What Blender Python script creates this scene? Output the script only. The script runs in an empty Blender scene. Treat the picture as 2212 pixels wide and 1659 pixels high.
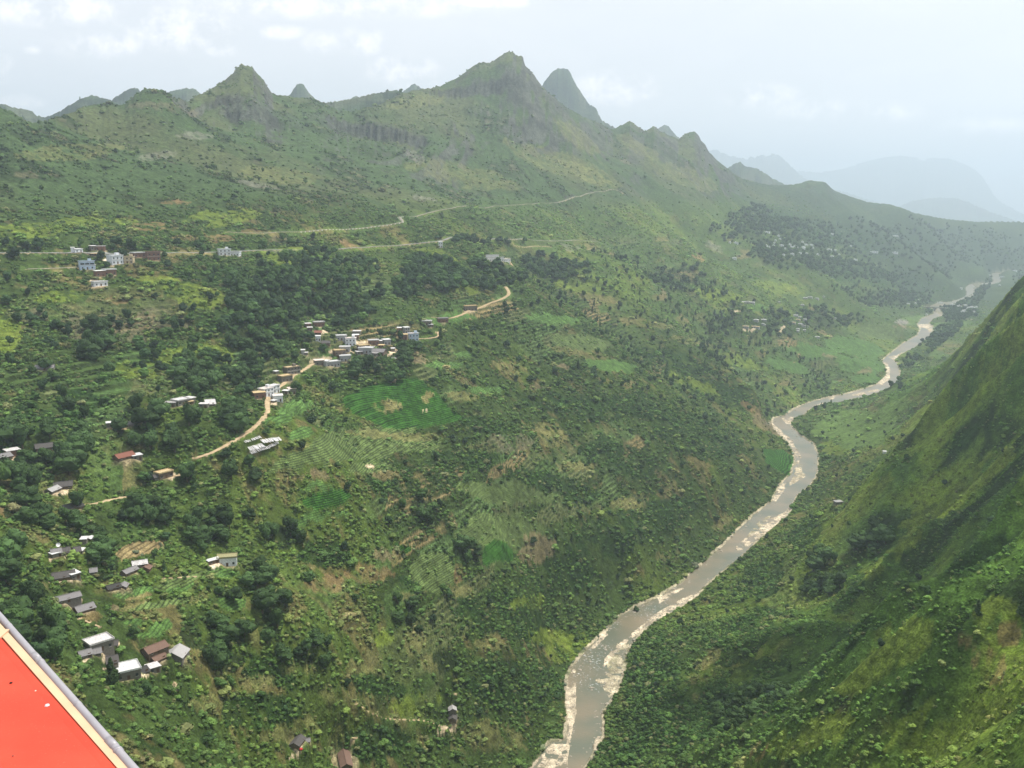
import bpy, math, random
import numpy as np
from mathutils import Vector
rad = math.radians
random.seed(7); RNG = np.random.default_rng(11)
SC = bpy.context.scene
COL = SC.collection

# ------------------------------------------------------------------ camera
PITCH = rad(10.4); CZ = 400.0; F2 = 2160.0; UC, VC = 1106.0, 829.5   # pixel frame 2212 x 1659
cam_d = bpy.data.cameras.new('camera'); cam = bpy.data.objects.new('camera', cam_d); COL.objects.link(cam)
cam.location = (0, 0, CZ); cam.rotation_euler = (rad(90) - PITCH, 0, 0)
cam_d.sensor_width = 36; cam_d.lens = 36 * F2 / 2212; cam_d.clip_start = 0.1; cam_d.clip_end = 60000
SC.camera = cam

# ------------------------------------------------------------------ world
SUN_AZ, SUN_EL = rad(64), rad(65)      # azimuth measured clockwise from +Y (view direction)
W = bpy.data.worlds.new("World"); SC.world = W; W.use_nodes = True
nt = W.node_tree; nt.nodes.clear()
def wn(t, **k):
    n = nt.nodes.new(t)
    for a, b in k.items(): setattr(n, a, b)
    return n
sky = wn('ShaderNodeTexSky', sky_type='NISHITA', sun_disc=False)
sky.sun_elevation = SUN_EL; sky.sun_rotation = SUN_AZ; sky.altitude = 800
sky.air_density = 1.1; sky.dust_density = 4.5; sky.ozone_density = 1.0
bg = wn('ShaderNodeBackground'); bg.inputs['Strength'].default_value = 0.135
out = wn('ShaderNodeOutputWorld')
tc = wn('ShaderNodeTexCoord')
sep = wn('ShaderNodeSeparateXYZ'); nt.links.new(tc.outputs['Generated'], sep.inputs[0])
# cloud deck: direction projected on a high plane, so that clouds flatten towards the horizon
zz = wn('ShaderNodeMath', operation='ADD'); nt.links.new(sep.outputs['Z'], zz.inputs[0]); zz.inputs[1].default_value = 0.16
comb = wn('ShaderNodeCombineXYZ')
for i, ax in enumerate('XY'):
    dv = wn('ShaderNodeMath', operation='DIVIDE'); nt.links.new(sep.outputs[ax], dv.inputs[0]); nt.links.new(zz.outputs[0], dv.inputs[1])
    nt.links.new(dv.outputs[0], comb.inputs[i])
mp = wn('ShaderNodeMapping'); nt.links.new(comb.outputs[0], mp.inputs[0]); mp.inputs['Location'].default_value = (3.1, 1.7, 0); mp.inputs['Scale'].default_value = (1.0, 0.75, 1)
n1 = wn('ShaderNodeTexNoise'); nt.links.new(mp.outputs[0], n1.inputs['Vector']); n1.inputs['Scale'].default_value = 1.15; n1.inputs['Detail'].default_value = 9; n1.inputs['Roughness'].default_value = 0.52
rp = wn('ShaderNodeValToRGB'); nt.links.new(n1.outputs['Fac'], rp.inputs[0])
rp.color_ramp.elements[0].position = 0.42; rp.color_ramp.elements[0].color = (0, 0, 0, 1)
rp.color_ramp.elements[1].position = 0.66; rp.color_ramp.elements[1].color = (1, 1, 1, 1)
# thin veil everywhere, stronger low down
veil = wn('ShaderNodeMapRange'); nt.links.new(sep.outputs['Z'], veil.inputs[0])
veil.inputs['From Min'].default_value = 0.0; veil.inputs['From Max'].default_value = 0.6; veil.inputs['To Min'].default_value = 0.92; veil.inputs['To Max'].default_value = 0.70
mixv = wn('ShaderNodeMix', data_type='RGBA'); nt.links.new(veil.outputs[0], mixv.inputs['Factor'])
nt.links.new(sky.outputs[0], mixv.inputs['A']); mixv.inputs['B'].default_value = (6.75, 6.8, 6.95, 1)
# single cumulus clouds, placed by direction in the front sky (slope right, slope up, half sizes)
def M_(op, a, b=None):
    q_ = wn('ShaderNodeMath', operation=op)
    for i_, s_ in enumerate((a, b)):
        if s_ is None: continue
        if isinstance(s_, (int, float)): q_.inputs[i_].default_value = s_
        else: nt.links.new(s_, q_.inputs[i_])
    return q_.outputs[0]
yy = M_('MAXIMUM', sep.outputs['Y'], 0.05); sx_ = M_('DIVIDE', sep.outputs['X'], yy); sz_ = M_('DIVIDE', sep.outputs['Z'], yy)
cmb = wn('ShaderNodeCombineXYZ'); nt.links.new(sx_, cmb.inputs[0]); nt.links.new(sz_, cmb.inputs[1])
n2 = wn('ShaderNodeTexNoise'); nt.links.new(cmb.outputs[0], n2.inputs['Vector']); n2.inputs['Scale'].default_value = 21; n2.inputs['Detail'].default_value = 9; n2.inputs['Roughness'].default_value = .62
acc = None
for (u_, v_, ru_, rv_, k_) in [(1330,190,85,36,1),(1390,206,34,18,.8),(865,150,80,30,.9),(785,88,50,32,.75),(700,92,48,24,.6),(230,98,120,30,.7),(390,62,150,48,.75),(480,108,40,15,.7),(590,70,70,16,.6),(14,150,34,28,.7),(60,220,70,18,.6),(130,22,170,34,.7),(700,14,380,26,.6),(1640,208,90,30,.6),(1770,238,120,26,.6),(1900,244,100,26,.6),(2150,272,110,22,.5),(900,185,60,16,.5),(70,108,22,10,.5),(1060,4,140,14,.7)]:
    x_ = (u_ - 1106) / 2160; y_ = (829.5 - v_) / 2160; dy_ = math.cos(PITCH) + y_ * math.sin(PITCH); dz_ = -math.sin(PITCH) + y_ * math.cos(PITCH)
    a_ = M_('DIVIDE', M_('SUBTRACT', sx_, x_ / dy_), ru_ * 1.25 / 2160); b_ = M_('DIVIDE', M_('SUBTRACT', sz_, dz_ / dy_), rv_ * 1.3 / 2160)
    m_ = M_('MULTIPLY', M_('MAXIMUM', M_('SUBTRACT', 1.0, M_('SQRT', M_('ADD', M_('MULTIPLY', a_, a_), M_('MULTIPLY', b_, b_)))), 0.0), k_)
    acc = m_ if acc is None else M_('MAXIMUM', acc, m_)
nzv = M_('MULTIPLY', M_('SUBTRACT', n2.outputs['Fac'], 0.46), 4.6)
cum = wn('ShaderNodeMapRange', interpolation_type='SMOOTHSTEP'); nt.links.new(M_('ADD', M_('MULTIPLY', M_('MINIMUM', M_('MULTIPLY', acc, 2.2), 1.0), nzv), M_('MULTIPLY', acc, 0.62)), cum.inputs[0])
cum.inputs['From Min'].default_value = 0.0; cum.inputs['From Max'].default_value = 1.05
cf = wn('ShaderNodeMath', operation='MULTIPLY'); nt.links.new(rp.outputs[0], cf.inputs[0]); cf.inputs[1].default_value = 0.6
mixc = wn('ShaderNodeMix', data_type='RGBA'); nt.links.new(cf.outputs[0], mixc.inputs['Factor'])
nt.links.new(mixv.outputs['Result'], mixc.inputs['A']); mixc.inputs['B'].default_value = (7.3, 7.3, 7.4, 1)
mixd = wn('ShaderNodeMix', data_type='RGBA'); nt.links.new(cum.outputs[0], mixd.inputs['Factor']); nt.links.new(mixc.outputs['Result'], mixd.inputs['A']); mixd.inputs['B'].default_value = (9.6, 9.2, 9.0, 1)
nt.links.new(mixd.outputs['Result'], bg.inputs['Color']); nt.links.new(bg.outputs[0], out.inputs[0])

# ------------------------------------------------------------------ sun
sd = bpy.data.lights.new('sun', 'SUN'); sd.energy = 5.0; sd.angle = rad(0.6); sd.color = (1.0, 0.95, 0.86)
so = bpy.data.objects.new('sun', sd); COL.objects.link(so)
S = Vector((math.cos(SUN_EL) * math.sin(SUN_AZ), math.cos(SUN_EL) * math.cos(SUN_AZ), math.sin(SUN_EL)))
so.rotation_euler = S.to_track_quat('Z', 'Y').to_euler(); so.location = (300, 0, 3000)
SC.view_settings.view_transform = 'Standard'; SC.view_settings.look = 'None'
SC.view_settings.exposure = 0.15; SC.view_settings.gamma = 1.0; SC.view_settings.use_curve_mapping = False
SC.render.engine = 'CYCLES'
SC.cycles.volume_bounces = 1; SC.cycles.max_bounces = 5; SC.cycles.diffuse_bounces = 2

# ------------------------------------------------------------------ helpers
cp, sp = math.cos(PITCH), math.sin(PITCH)
def polar(u, v):
    """pixel -> (azimuth, tan elevation)"""
    x = (np.asarray(u, float) - UC) / F2; y = (VC - np.asarray(v, float)) / F2
    dx = x; dy = cp + y * sp; dz = -sp + y * cp
    return np.arctan2(dx, dy), dz / np.hypot(dx, dy)
def project(X, Y, Z):
    a = Y * cp - (Z - CZ) * sp; b = Y * sp + (Z - CZ) * cp
    return UC + F2 * X / a, VC - F2 * b / a
def hash2(ix, iy, s):
    h = (ix.astype(np.int64) * 374761393 + iy.astype(np.int64) * 668265263 + s * 1442695041) & 0xffffffff
    h = ((h ^ (h >> 13)) * 1274126177) & 0xffffffff
    h = (h ^ (h >> 16)) & 0xffffffff
    return h.astype(np.float64) / 4294967295.0
def vnoise(x, y, s=0):
    ix = np.floor(x); iy = np.floor(y); fx = x - ix; fy = y - iy
    fx = fx * fx * fx * (fx * (fx * 6 - 15) + 10); fy = fy * fy * fy * (fy * (fy * 6 - 15) + 10)
    a = hash2(ix, iy, s); b = hash2(ix + 1, iy, s); c = hash2(ix, iy + 1, s); d = hash2(ix + 1, iy + 1, s)
    return (a + (b - a) * fx) * (1 - fy) + (c + (d - c) * fx) * fy
def fbm(x, y, oct=4, s=0, gain=0.5):
    t = 0; amp = 1; tot = 0; c, sn = math.cos(0.6), math.sin(0.6)
    for i in range(oct):
        t = t + amp * (vnoise(x, y, s + i * 17) - 0.5) * 2; tot += amp; amp *= gain
        x, y = (x * c - y * sn) * 2.03 + 7.1, (x * sn + y * c) * 2.03 - 3.3
    return t / tot
def ridged(x, y, oct=4, s=0):
    t = 0; amp = 1; tot = 0
    for i in range(oct):
        t = t + amp * (1 - 2 * np.abs(vnoise(x, y, s + i * 31) - 0.5) * 2); tot += amp; amp *= 0.5
        x, y = x * 2.1 + 3.7, y * 2.1 + 9.2
    return t / tot
def sstep(a, b, x):
    t = np.clip((x - a) / (b - a), 0, 1); return t * t * (3 - 2 * t)

# ------------------------------------------------------------------ river outline (pixels, bottom to top)
RL = [(1060,1900),(1110,1750),(1151,1659),(1191,1605),(1223,1600),(1230,1541),(1225,1467),(1239,1440),(1262,1410),(1303,1370),(1336,1336),(1384,1305),(1421,1292),(1474,1258),(1522,1214),(1572,1169),(1625,1116),(1669,1082),(1686,1048),(1709,1025),(1719,998),(1716,977),(1699,954),(1676,930),(1669,913),(1672,903),(1696,898),(1716,883),(1750,869),(1787,859),(1827,851),(1871,839),(1905,826),(1918,809),(1915,792),(1906,778),(1922,765),(1952,741),(1982,725),(1989,711),(1982,701),(1992,687),(2018,678),(2016,670),(2008,662),(2025,654),(2055,651),(2081,643),(2088,637),(2086,621),(2095,614),(2112,612),(2142,610),(2146,606),(2141,596),(2143,590),(2200,586),(2300,583)]
RR = [(1190,1900),(1230,1750),(1257,1659),(1281,1626),(1299,1588),(1296,1541),(1320,1508),(1341,1467),(1350,1423),(1360,1393),(1384,1366),(1421,1336),(1454,1319),(1508,1282),(1522,1265),(1566,1228),(1593,1208),(1619,1181),(1657,1147),(1696,1115),(1708,1099),(1716,1072),(1740,1055),(1760,1031),(1765,1008),(1765,981),(1756,960),(1733,944),(1716,930),(1704,917),(1713,903),(1736,895),(1753,880),(1787,871),(1810,869),(1834,864),(1901,854),(1918,843),(1938,826),(1943,805),(1937,785),(1928,777),(1945,765),(1972,752),(2006,728),(2018,708),(2006,698),(2015,688),(2036,681),(2032,672),(2027,664),(2045,659),(2069,653),(2085,648),(2100,643),(2104,632),(2112,622),(2142,614),(2158,611),(2162,606),(2158,598),(2158,592),(2200,589),(2300,586)]
def river_xy(pts):
    u, v = np.array(pts, float).T; az, te = polar(u, v)
    r = (400 + 4.9) / (-te + 0.007)
    return np.stack([r * np.sin(az), r * np.cos(az)], 1), az, r
def zriver(r): return 0.007 * (r - 700)
RLw, RLa, RLr = river_xy(RL); RRw, RRa, RRr = river_xy(RR)
CHAN = np.concatenate([RLw, RRw[::-1]])
# ------------------------------------------------------------------ main terrain control points: (u, v, horizontal distance)
CP = [
 # near left, below the farmsteads
 (-350,1750,300),(100,1900,330),(400,1900,370),(700,1900,430),(900,1900,480),
 (-500,1300,420),(-500,1000,560),(-500,800,700),(-500,620,880),(-500,480,1080),(-500,360,1350),
 (0,1659,370),(200,1659,405),(400,1600,450),(500,1400,540),(560,1659,500),(650,1600,530),(745,1650,550),(850,1600,590),(970,1545,640),(1080,1640,640),
 (270,1440,480),(350,1400,500),(100,1400,460),(0,1300,480),(140,1250,530),(150,1190,555),(300,1215,570),(480,1205,600),(135,1050,630),(0,1150,545),
 (30,980,650),(285,980,670),(350,1025,660),(400,865,730),(450,865,740),(600,855,790),(565,955,700),(500,960,690),(630,800,880),
 (740,785,930),(740,740,960),(870,725,1020),(690,700,1010),(1010,665,1180),(1095,630,1310),(1075,555,1500),
 (190,570,1000),(215,610,960),(0,600,930),(300,555,1020),(490,545,1150),(720,540,1300),(850,530,1400),(1000,520,1600),(1180,520,1900),(1310,518,2250),
 (870,480,1480),(700,500,1340),(500,505,1210),(1000,450,1800),(1200,440,2250),(1330,405,2600),
 (0,800,760),(200,750,830),(400,700,900),(550,650,980),(700,620,1080),(900,600,1230),(300,650,930),(0,500,1040),
 (870,890,875),(750,900,820),(980,900,900),(700,1000,705),(900,1000,800),(1100,1000,900),(870,830,900),(1100,850,1060),(1300,800,1290),(1300,950,1110),
 (1300,700,1600),(1200,620,1700),(1500,700,2000),(1500,850,1540),(1500,1000,1220),(1600,1060,1260),(1590,960,1420),(1640,860,1740),(1300,1200,955),(1100,1200,802),(900,1200,716),(700,1200,655),
 (1100,1400,720),(1200,1350,850),(900,1400,647),(700,1400,575),(1120,1550,672),(1400,1200,985),(1450,1100,1105),
 (1400,600,1980),(1350,550,2150),(1500,520,2750),(1600,600,2500),(1650,700,2250),(1730,700,2450),(1700,530,3300),(1600,500,3100),(1800,620,3000),(1800,700,2650),(1750,800,2250),(1850,780,2350),(1850,700,2900),(1920,640,3600),(1950,700,3000),
 (1850,560,3800),(1950,540,4600),(2050,560,5000),(2120,540,6000),(2050,600,4300),(2212,560,6200),(2212,520,6500),(2300,520,6500),(2400,500,6600),
 # left mountainside
 (0,430,1160),(0,340,1300),(200,450,1200),(230,400,1310),(230,300,1600),(500,450,1310),(500,350,1620),(100,290,1500),(420,280,1900),(560,250,2100),(350,240,1800),
 (700,400,1700),(700,300,2050),(850,400,1850),(850,300,2130),(850,250,2350),(1000,400,2080),(1000,300,2350),(1000,220,2620),(1100,300,2500),(1100,200,2750),(1200,400,2350),(1200,330,2650),(1200,250,2950),(1300,330,2950),
 (1400,350,3200),(1400,430,2800),(1500,400,3300),(1500,460,2900),(1600,430,3700),(1700,450,4000),(1750,420,4400),(1850,470,4700),(1950,490,5200),
 # right-hand mountainside
 (1500,1659,570),(1400,1500,720),(1400,1659,630),(1600,1500,650),(1700,1600,500),(1900,1600,425),(2100,1600,365),(2212,1640,335),(2400,1659,290),(2500,1900,230),(2000,1900,300),(1600,1900,430),(1350,1900,540),
 (1600,1320,860),(1700,1300,750),(1800,1400,600),(1900,1300,620),(2050,1300,540),(2212,1300,455),(2212,1450,400),(2050,1450,460),(2400,1300,380),(2600,1300,310),
 (1760,1120,1130),(1800,1150,1020),(1900,1150,850),(2050,1150,690),(2212,1150,560),(2400,1100,480),
 (1800,1000,1480),(1860,1000,1380),(1930,1000,1200),(2000,1000,1020),(2100,1000,850),(2212,1000,700),(2400,950,600),
 (1850,900,1800),(1950,900,1600),(2030,900,1300),(2100,900,1080),(2212,880,850),(2400,800,800),
 (1990,810,2150),(2030,800,1700),(2090,790,1420),(2150,750,1280),(2212,740,1120),(2080,760,1620),(2130,680,1720),(2170,640,1600),(2212,600,1520),(2212,660,1300),(2300,520,1500),(2400,430,1400),(2600,400,1200),(2600,700,800),
]
# hidden ground behind the spurs: (u, r, z)
HP = [(2160,2200,75),(2212,2100,150),(2300,2300,190),(2400,2600,220),(2130,2700,25),(2212,2800,60),(2212,3600,50),(2300,3600,120),(2400,3800,160),(2212,4700,60),(2300,4700,80),(2600,3000,380),(2600,2000,460),(2600,5000,250),
      (540,3200,560),(240,2700,450),(0,2300,400),(-500,2000,560),(-500,3000,450),(860,3300,520),(1100,3900,560),(1300,4300,420),(1500,5000,380),(1700,6500,300),(1950,7500,240),(2212,9000,200),(2600,9000,260),
      (1100,14000,250),(-500,14000,300),(500,8000,320),(2000,14000,200),(-500,6000,350),(1100,7000,330),(2600,14000,200),(1600,9000,260)]
P = []
for u, v, r in CP:
    az, te = polar(u, v); P.append((float(az), math.log(r), CZ + r * float(te)))
for u, r, z in HP:
    P.append((float(polar(u, 500)[0]), math.log(r), z))
for A, Rr in ((RLa, RLr), (RRa, RRr)):
    last = None
    for a, r in zip(A, Rr):
        if last is None or abs(math.log(r) - last[1]) > 0.035 or abs(a - last[0]) > 0.03:
            P.append((a, math.log(r), zriver(r) + 3)); last = (a, math.log(r))
P = np.array(P)
def tps(d2): return 0.5 * d2 * np.log(d2 + 1e-12)
n = len(P); D2 = (P[:, None, 0] - P[None, :, 0]) ** 2 + (P[:, None, 1] - P[None, :, 1]) ** 2
A_ = np.zeros((n + 3, n + 3)); A_[:n, :n] = tps(D2) + np.eye(n) * 2e-5
A_[:n, n] = 1; A_[:n, n + 1] = P[:, 0]; A_[:n, n + 2] = P[:, 1]; A_[n:, :n] = A_[:n, n:].T
SOL = np.linalg.solve(A_, np.concatenate([P[:, 2], [0, 0, 0]]))
def rbf(a, l):
    o = np.empty(a.shape); af = a.ravel(); lf = l.ravel(); of = np.empty(af.size)
    for i in range(0, af.size, 20000):
        s = slice(i, i + 20000)
        d2 = (af[s, None] - P[None, :, 0]) ** 2 + (lf[s, None] - P[None, :, 1]) ** 2
        of[s] = tps(d2) @ SOL[:n] + SOL[n] + SOL[n + 1] * af[s] + SOL[n + 2] * lf[s]
    return of.reshape(a.shape)
# ------------------------------------------------------------------ polar height grid
NA = 1360; AZ = np.linspace(rad(-39), rad(39), NA)
LR = np.concatenate([np.linspace(math.log(8), math.log(280), 60, endpoint=False), np.arange(math.log(280), math.log(4000), 0.0031), np.arange(math.log(4000), math.log(31000), 0.0070)])
NR = len(LR); RV = np.exp(LR)
ca = np.linspace(AZ[0], AZ[-1], 200); cl = np.linspace(math.log(280), LR[-1], 300)
CG = rbf(*np.meshgrid(ca, cl))
def bil(grid, gx, gy, x, y):
    fx = np.clip((x - gx[0]) / (gx[-1] - gx[0]) * (len(gx) - 1), 0, len(gx) - 1.001); fy = np.clip((y - gy[0]) / (gy[-1] - gy[0]) * (len(gy) - 1), 0, len(gy) - 1.001)
    ix = fx.astype(int); iy = fy.astype(int); fx = fx - ix; fy = fy - iy
    return (grid[iy, ix] * (1 - fx) + grid[iy, ix + 1] * fx) * (1 - fy) + (grid[iy + 1, ix] * (1 - fx) + grid[iy + 1, ix + 1] * fx) * fy
A2, L2 = np.meshgrid(AZ, LR); R2 = np.exp(L2)
X2 = R2 * np.sin(A2); Y2 = R2 * np.cos(A2)
Z2 = bil(CG, ca, cl, A2, np.maximum(L2, cl[0]))
# near slope under the camera
nearm = R2 < 280
Z2 = np.where(nearm, 388 + (Z2 - 388) * (R2 / 280), Z2)

# main skyline (u, v, r): correct the crest so that it follows the photographed outline
RIDGE = [(-500,300,1500),(0,236,1500),(37,253,1500),(61,268,1500),(98,266,1550),(148,251,1650),(189,233,1720),(229,224,1780),(266,226,1820),(313,204,1900),(345,203,1920),(371,206,1960),(404,219,2050),(435,202,2150),(460,189,2200),(485,174,2250),(498,163,2260),(505,155,2270),(511,146,2280),(519,142,2280),(529,140,2290),(546,143,2300),(553,153,2300),(561,163,2300),(570,171,2300),(577,187,2310),(590,203,2330),(623,206,2380),(674,213,2420),(700,222,2420),(732,238,2400),(760,240,2400),(799,232,2420),(830,222,2480),(846,212,2520),(867,201,2560),(890,197,2620),(921,194,2680),(950,185,2740),(981,171,2800),(1000,160,2840),(1015,149,2860),(1035,138,2890),(1048,139,2900),(1061,137,2910),(1075,128,2920),(1089,118,2930),(1100,114,2940),(1110,115,2940),(1117,123,2950),(1124,120,2950),(1130,124,2950),(1133,140,2950),(1142,149,2960),(1150,158,2970),(1160,172,2980),(1171,187,2990),(1190,206,3030),(1220,228,3100),(1260,250,3150),(1300,268,3250),(1326,279,3350),(1345,269,3420),(1360,261,3450),(1376,271,3480),(1394,284,3520),(1404,276,3560),(1413,272,3580),(1424,281,3600),(1445,293,3640),(1466,302,3700),(1478,291,3760),(1488,286,3780),(1499,284,3800),(1508,290,3800),(1514,303,3810),(1524,313,3820),(1531,327,3830),(1551,348,3880),(1574,366,3950),(1600,385,4100),(1640,397,4300),(1700,402,4600),(1733,400,4800),(1746,394,4850),(1783,396,4950),(1804,412,5000),(1871,436,5200),(1949,454,5500),(2040,473,5900),(2107,479,6200),(2212,480,6600),(2500,480,7000)]
def crest(pts):
    a, te = polar([p[0] for p in pts], [p[1] for p in pts]); r = np.array([p[2] for p in pts], float)
    o = np.argsort(a); return a[o], r[o], (CZ + r * te)[o]
ra, rr, rz = crest(RIDGE)
RC = np.interp(AZ, ra, rr); ZC = np.interp(AZ, ra, rz)
ZC = ZC + fbm(AZ * 420, AZ * 0, 3, 5) * 2.5
Z0c = bil(CG, ca, cl, AZ, np.log(RC))
delta = ZC - Z0c
x = (R2 - RC[None, :])
wf = np.where(delta > 0, 300.0, 420.0) + 0 * AZ
w = np.where(x < 0, np.exp(-np.abs(x / (wf[None, :] * (R2 / 2400))) ** 1.5), np.exp(-(x / 500) ** 2))
Z2 = Z2 + delta[None, :] * w * (R2 > 700)
beh = np.maximum(0, x - 25)
Z2 = np.where(x > 25, np.maximum(Z2 - 0.55 * beh, np.minimum(Z2, 240 + 0 * Z2)), Z2)
# never let ground behind the main crest rise above its sight line, except for the separate mountains below
lim = CZ + (ZC - CZ)[None, :] / RC[None, :] * R2 - 0.05 * np.maximum(0, x)
Z2 = np.where(x > 25, np.minimum(Z2, lim), Z2)
LAY = np.zeros(Z2.shape, np.int16)

# roughness of the land
amp = 3.0 + 7 * sstep(900, 2200, R2)
rs = sstep(0, 250, X2 - np.interp(Y2, np.sort(RRw[:, 1]), RRw[np.argsort(RRw[:, 1]), 0]))     # 1 on the right-hand mountain
rs = rs * (A2 > rad(5)) * (R2 < 2600)
NZ = fbm(X2 / 260, Y2 / 260, 5, 3) * amp * 1.5 + fbm(X2 / 38, Y2 / 38, 4, 9) * (1.6 + 1.2 * rs)
# gullies that run down the slope of the right mountain (down-left in plan)
gx = (X2 * 0.35 + Y2 * 0.94); gy = (-X2 * 0.94 + Y2 * 0.35)
gul = ridged(gx / 150 + fbm(X2 / 200, Y2 / 200, 2, 44) * 0.5, gy / 900, 3, 21)
NZ = NZ + rs * ((gul - 0.45) * 52 + fbm(X2 / 85, Y2 / 85, 4, 222) * 17)
mt = sstep(1500, 2300, R2) * sstep(330, 480, Z2)
gl2 = ridged(X2 / 330 + fbm(X2 / 300, Y2 / 300, 2, 54) * 0.6, Y2 / 800, 4, 61)
NZ = NZ + mt * (gl2 - 0.5) * 38
dcrest = np.exp(-(x / 120) ** 2)
NZ = NZ * (1 - 0.92 * dcrest)
# ------------------------------------------------------------------ separate mountains behind the main crest
LAYERS = [
 ('far forested ridge', 0.5, [(-200,228,3400),(0,224,3400),(12,226,3400),(30,232,3400),(64,236,3350),(81,245,3300),(98,249,3300),(131,233,3300),(158,219,3350),(180,211,3400),(199,206,3400),(229,214,3400),(243,217,3400),(262,230,3400)]),
 ('pointed hill', 0.8, [(225,222,3900),(243,214,3900),(266,199,3900),(276,192,3900),(286,189,3900),(297,190,3900),(304,198,3900),(312,210,3900),(330,235,3900)]),
 ('domed hill', 0.7, [(340,212,4100),(352,203,4100),(367,198,4100),(381,193,4100),(404,190,4100),(421,192,4100),(431,199,4100),(445,215,4100)]),
 ('cone', 1.0, [(612,222,4300),(627,204,4300),(634,193,4300),(641,184,4300),(650,180,4300),(656,184,4300),(663,194,4300),(670,204,4300),(679,212,4300),(700,230,4300)]),
 ('wooded ridge', 0.5, [(690,222,3000),(715,221,3000),(740,217,3000),(770,211,3000),(790,206,3000),(820,200,3000),(845,196,3000),(858,195,3000),(872,200,3000),(890,215,3000)]),
 ('small cone', 0.9, [(740,222,4600),(757,213,4600),(768,207,4600),(780,213,4600),(795,222,4600)]),
 ('grey cone', 0.9, [(860,205,5000),(877,193,5000),(887,185,5000),(895,181,5000),(903,184,5000),(914,193,5000),(930,205,5000)]),
 ('dome', 1.6, [(1140,230,5200),(1158,205,5200),(1170,188,5200),(1176,178,5200),(1187,162,5200),(1195,154,5200),(1204,150,5200),(1217,148,5200),(1226,150,5200),(1232,157,5200),(1237,170,5200),(1247,188,5200),(1257,203,5200),(1271,224,5200),(1280,231,5200),(1288,236,5200),(1293,247,5200),(1300,260,5200),(1328,277,5200),(1360,300,5200)]),
 ('cone behind', 1.0, [(1400,296,6600),(1415,282,6600),(1428,272,6600),(1436,269,6600),(1443,272,6600),(1455,286,6600),(1470,301,6600),(1490,320,6600)]),
 ('small dark hill', 0.8, [(1550,372,6200),(1570,364,6200),(1582,357,6200),(1592,351,6200),(1600,350,6200),(1608,358,6200),(1620,361,6200),(1634,364,6200),(1645,369,6200),(1665,383,6200),(1690,396,6200),(1720,410,6200)]),
 ('jagged far mountain', 0.55, [(1500,322,20000),(1515,322,20000),(1534,327,20000),(1542,324,20000),(1549,323,20000),(1556,329,20000),(1568,333,20000),(1577,337,20000),(1585,335,20000),(1596,342,20000),(1605,341,20000),(1614,344,20000),(1622,338,20000),(1631,340,20000),(1640,335,20000),(1649,335,20000),(1659,337,20000),(1669,331,20000),(1678,334,20000),(1689,339,20000),(1699,350,20000),(1709,359,20000),(1722,371,20000),(1736,383,20000),(1752,396,20000),(1790,425,20000)]),
 ('low far slope', 0.4, [(1700,398,18000),(1760,402,18000),(1793,406,18000),(1837,419,18000),(1880,433,18000),(1938,447,18000),(1972,434,18000),(2010,428,18000),(2040,427,18000),(2065,428,18000),(2090,436,18000),(2141,459,18000),(2180,472,18000),(2240,490,18000)]),
 ('broad far mountain', 0.5, [(1690,380,27500),(1726,369,27500),(1745,371,27500),(1770,373,27500),(1804,368,27500),(1830,362,27500),(1854,355,27500),(1880,346,27500),(1905,341,27500),(1925,339,27500),(1945,336,27500),(1962,339,27500),(1979,340,27500),(1988,345,27500),(1996,348,27500),(2005,342,27500),(2016,340,27500),(2030,343,27500),(2053,343,27500),(2070,350,27500),(2090,357,27500),(2107,367,27500),(2118,378,27500),(2127,389,27500),(2136,404,27500),(2144,419,27500),(2158,432,27500),(2174,444,27500),(2195,455,27500),(2212,463,27500),(2260,476,27500),(2350,485,27500)]),
]
for li, (nm, sl, pts) in enumerate(LAYERS, 1):
    a, r, z = crest(pts)
    zc = np.interp(AZ, a, z, left=-2000, right=-2000); rc = RV[np.argmin(np.abs(RV - r[0]))]
    zc = zc + fbm(AZ * 900, AZ * 0 + li, 3, li) * (rc * 0.0011)
    d = R2 - rc
    wob = 1 + 0.22 * fbm(X2 / (rc * .05), Y2 / (rc * .05), 4, 70 + li)
    dd = np.abs(d)
    prof = np.where(d < 0, dd * sl * wob, dd * 0.9)
    zl = zc[None, :] - prof
    new = (zl > Z2) & (R2 > 2300)
    Z2 = np.where(new, zl, Z2); LAY[new] = li
NZ[LAY > 0] *= 0.0

# ------------------------------------------------------------------ channel distance
def in_poly(px, py, poly):
    ins = np.zeros(px.shape, bool); j = len(poly) - 1
    for i in range(len(poly)):
        xi, yi = poly[i]; xj, yj = poly[j]
        if yi != yj:
            c = ((yi > py) != (yj > py)) & (px < (xj - xi) * (py - yi) / (yj - yi) + xi); ins ^= c
        j = i
    return ins
def seg_dist(px, py, pts, closed=False):
    best = np.full(px.shape, 1e12); m = len(pts)
    for i in range(m if closed else m - 1):
        ax, ay = pts[i]; bx, by = pts[(i + 1) % m]; dx, dy = bx - ax, by - ay; L = dx * dx + dy * dy + 1e-9
        t = np.clip(((px - ax) * dx + (py - ay) * dy) / L, 0, 1)
        best = np.minimum(best, (px - ax - t * dx) ** 2 + (py - ay - t * dy) ** 2)
    return np.sqrt(best)
CD = np.full(Z2.shape, 1e4)          # signed distance to the channel edge (<0 inside)
c0 = np.searchsorted(AZ, CHAN_AZ0 := float(min(RLa.min(), RRa.min())) - 0.2); r0 = np.searchsorted(LR, math.log(420)); r1 = np.searchsorted(LR, math.log(9500))
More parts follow.
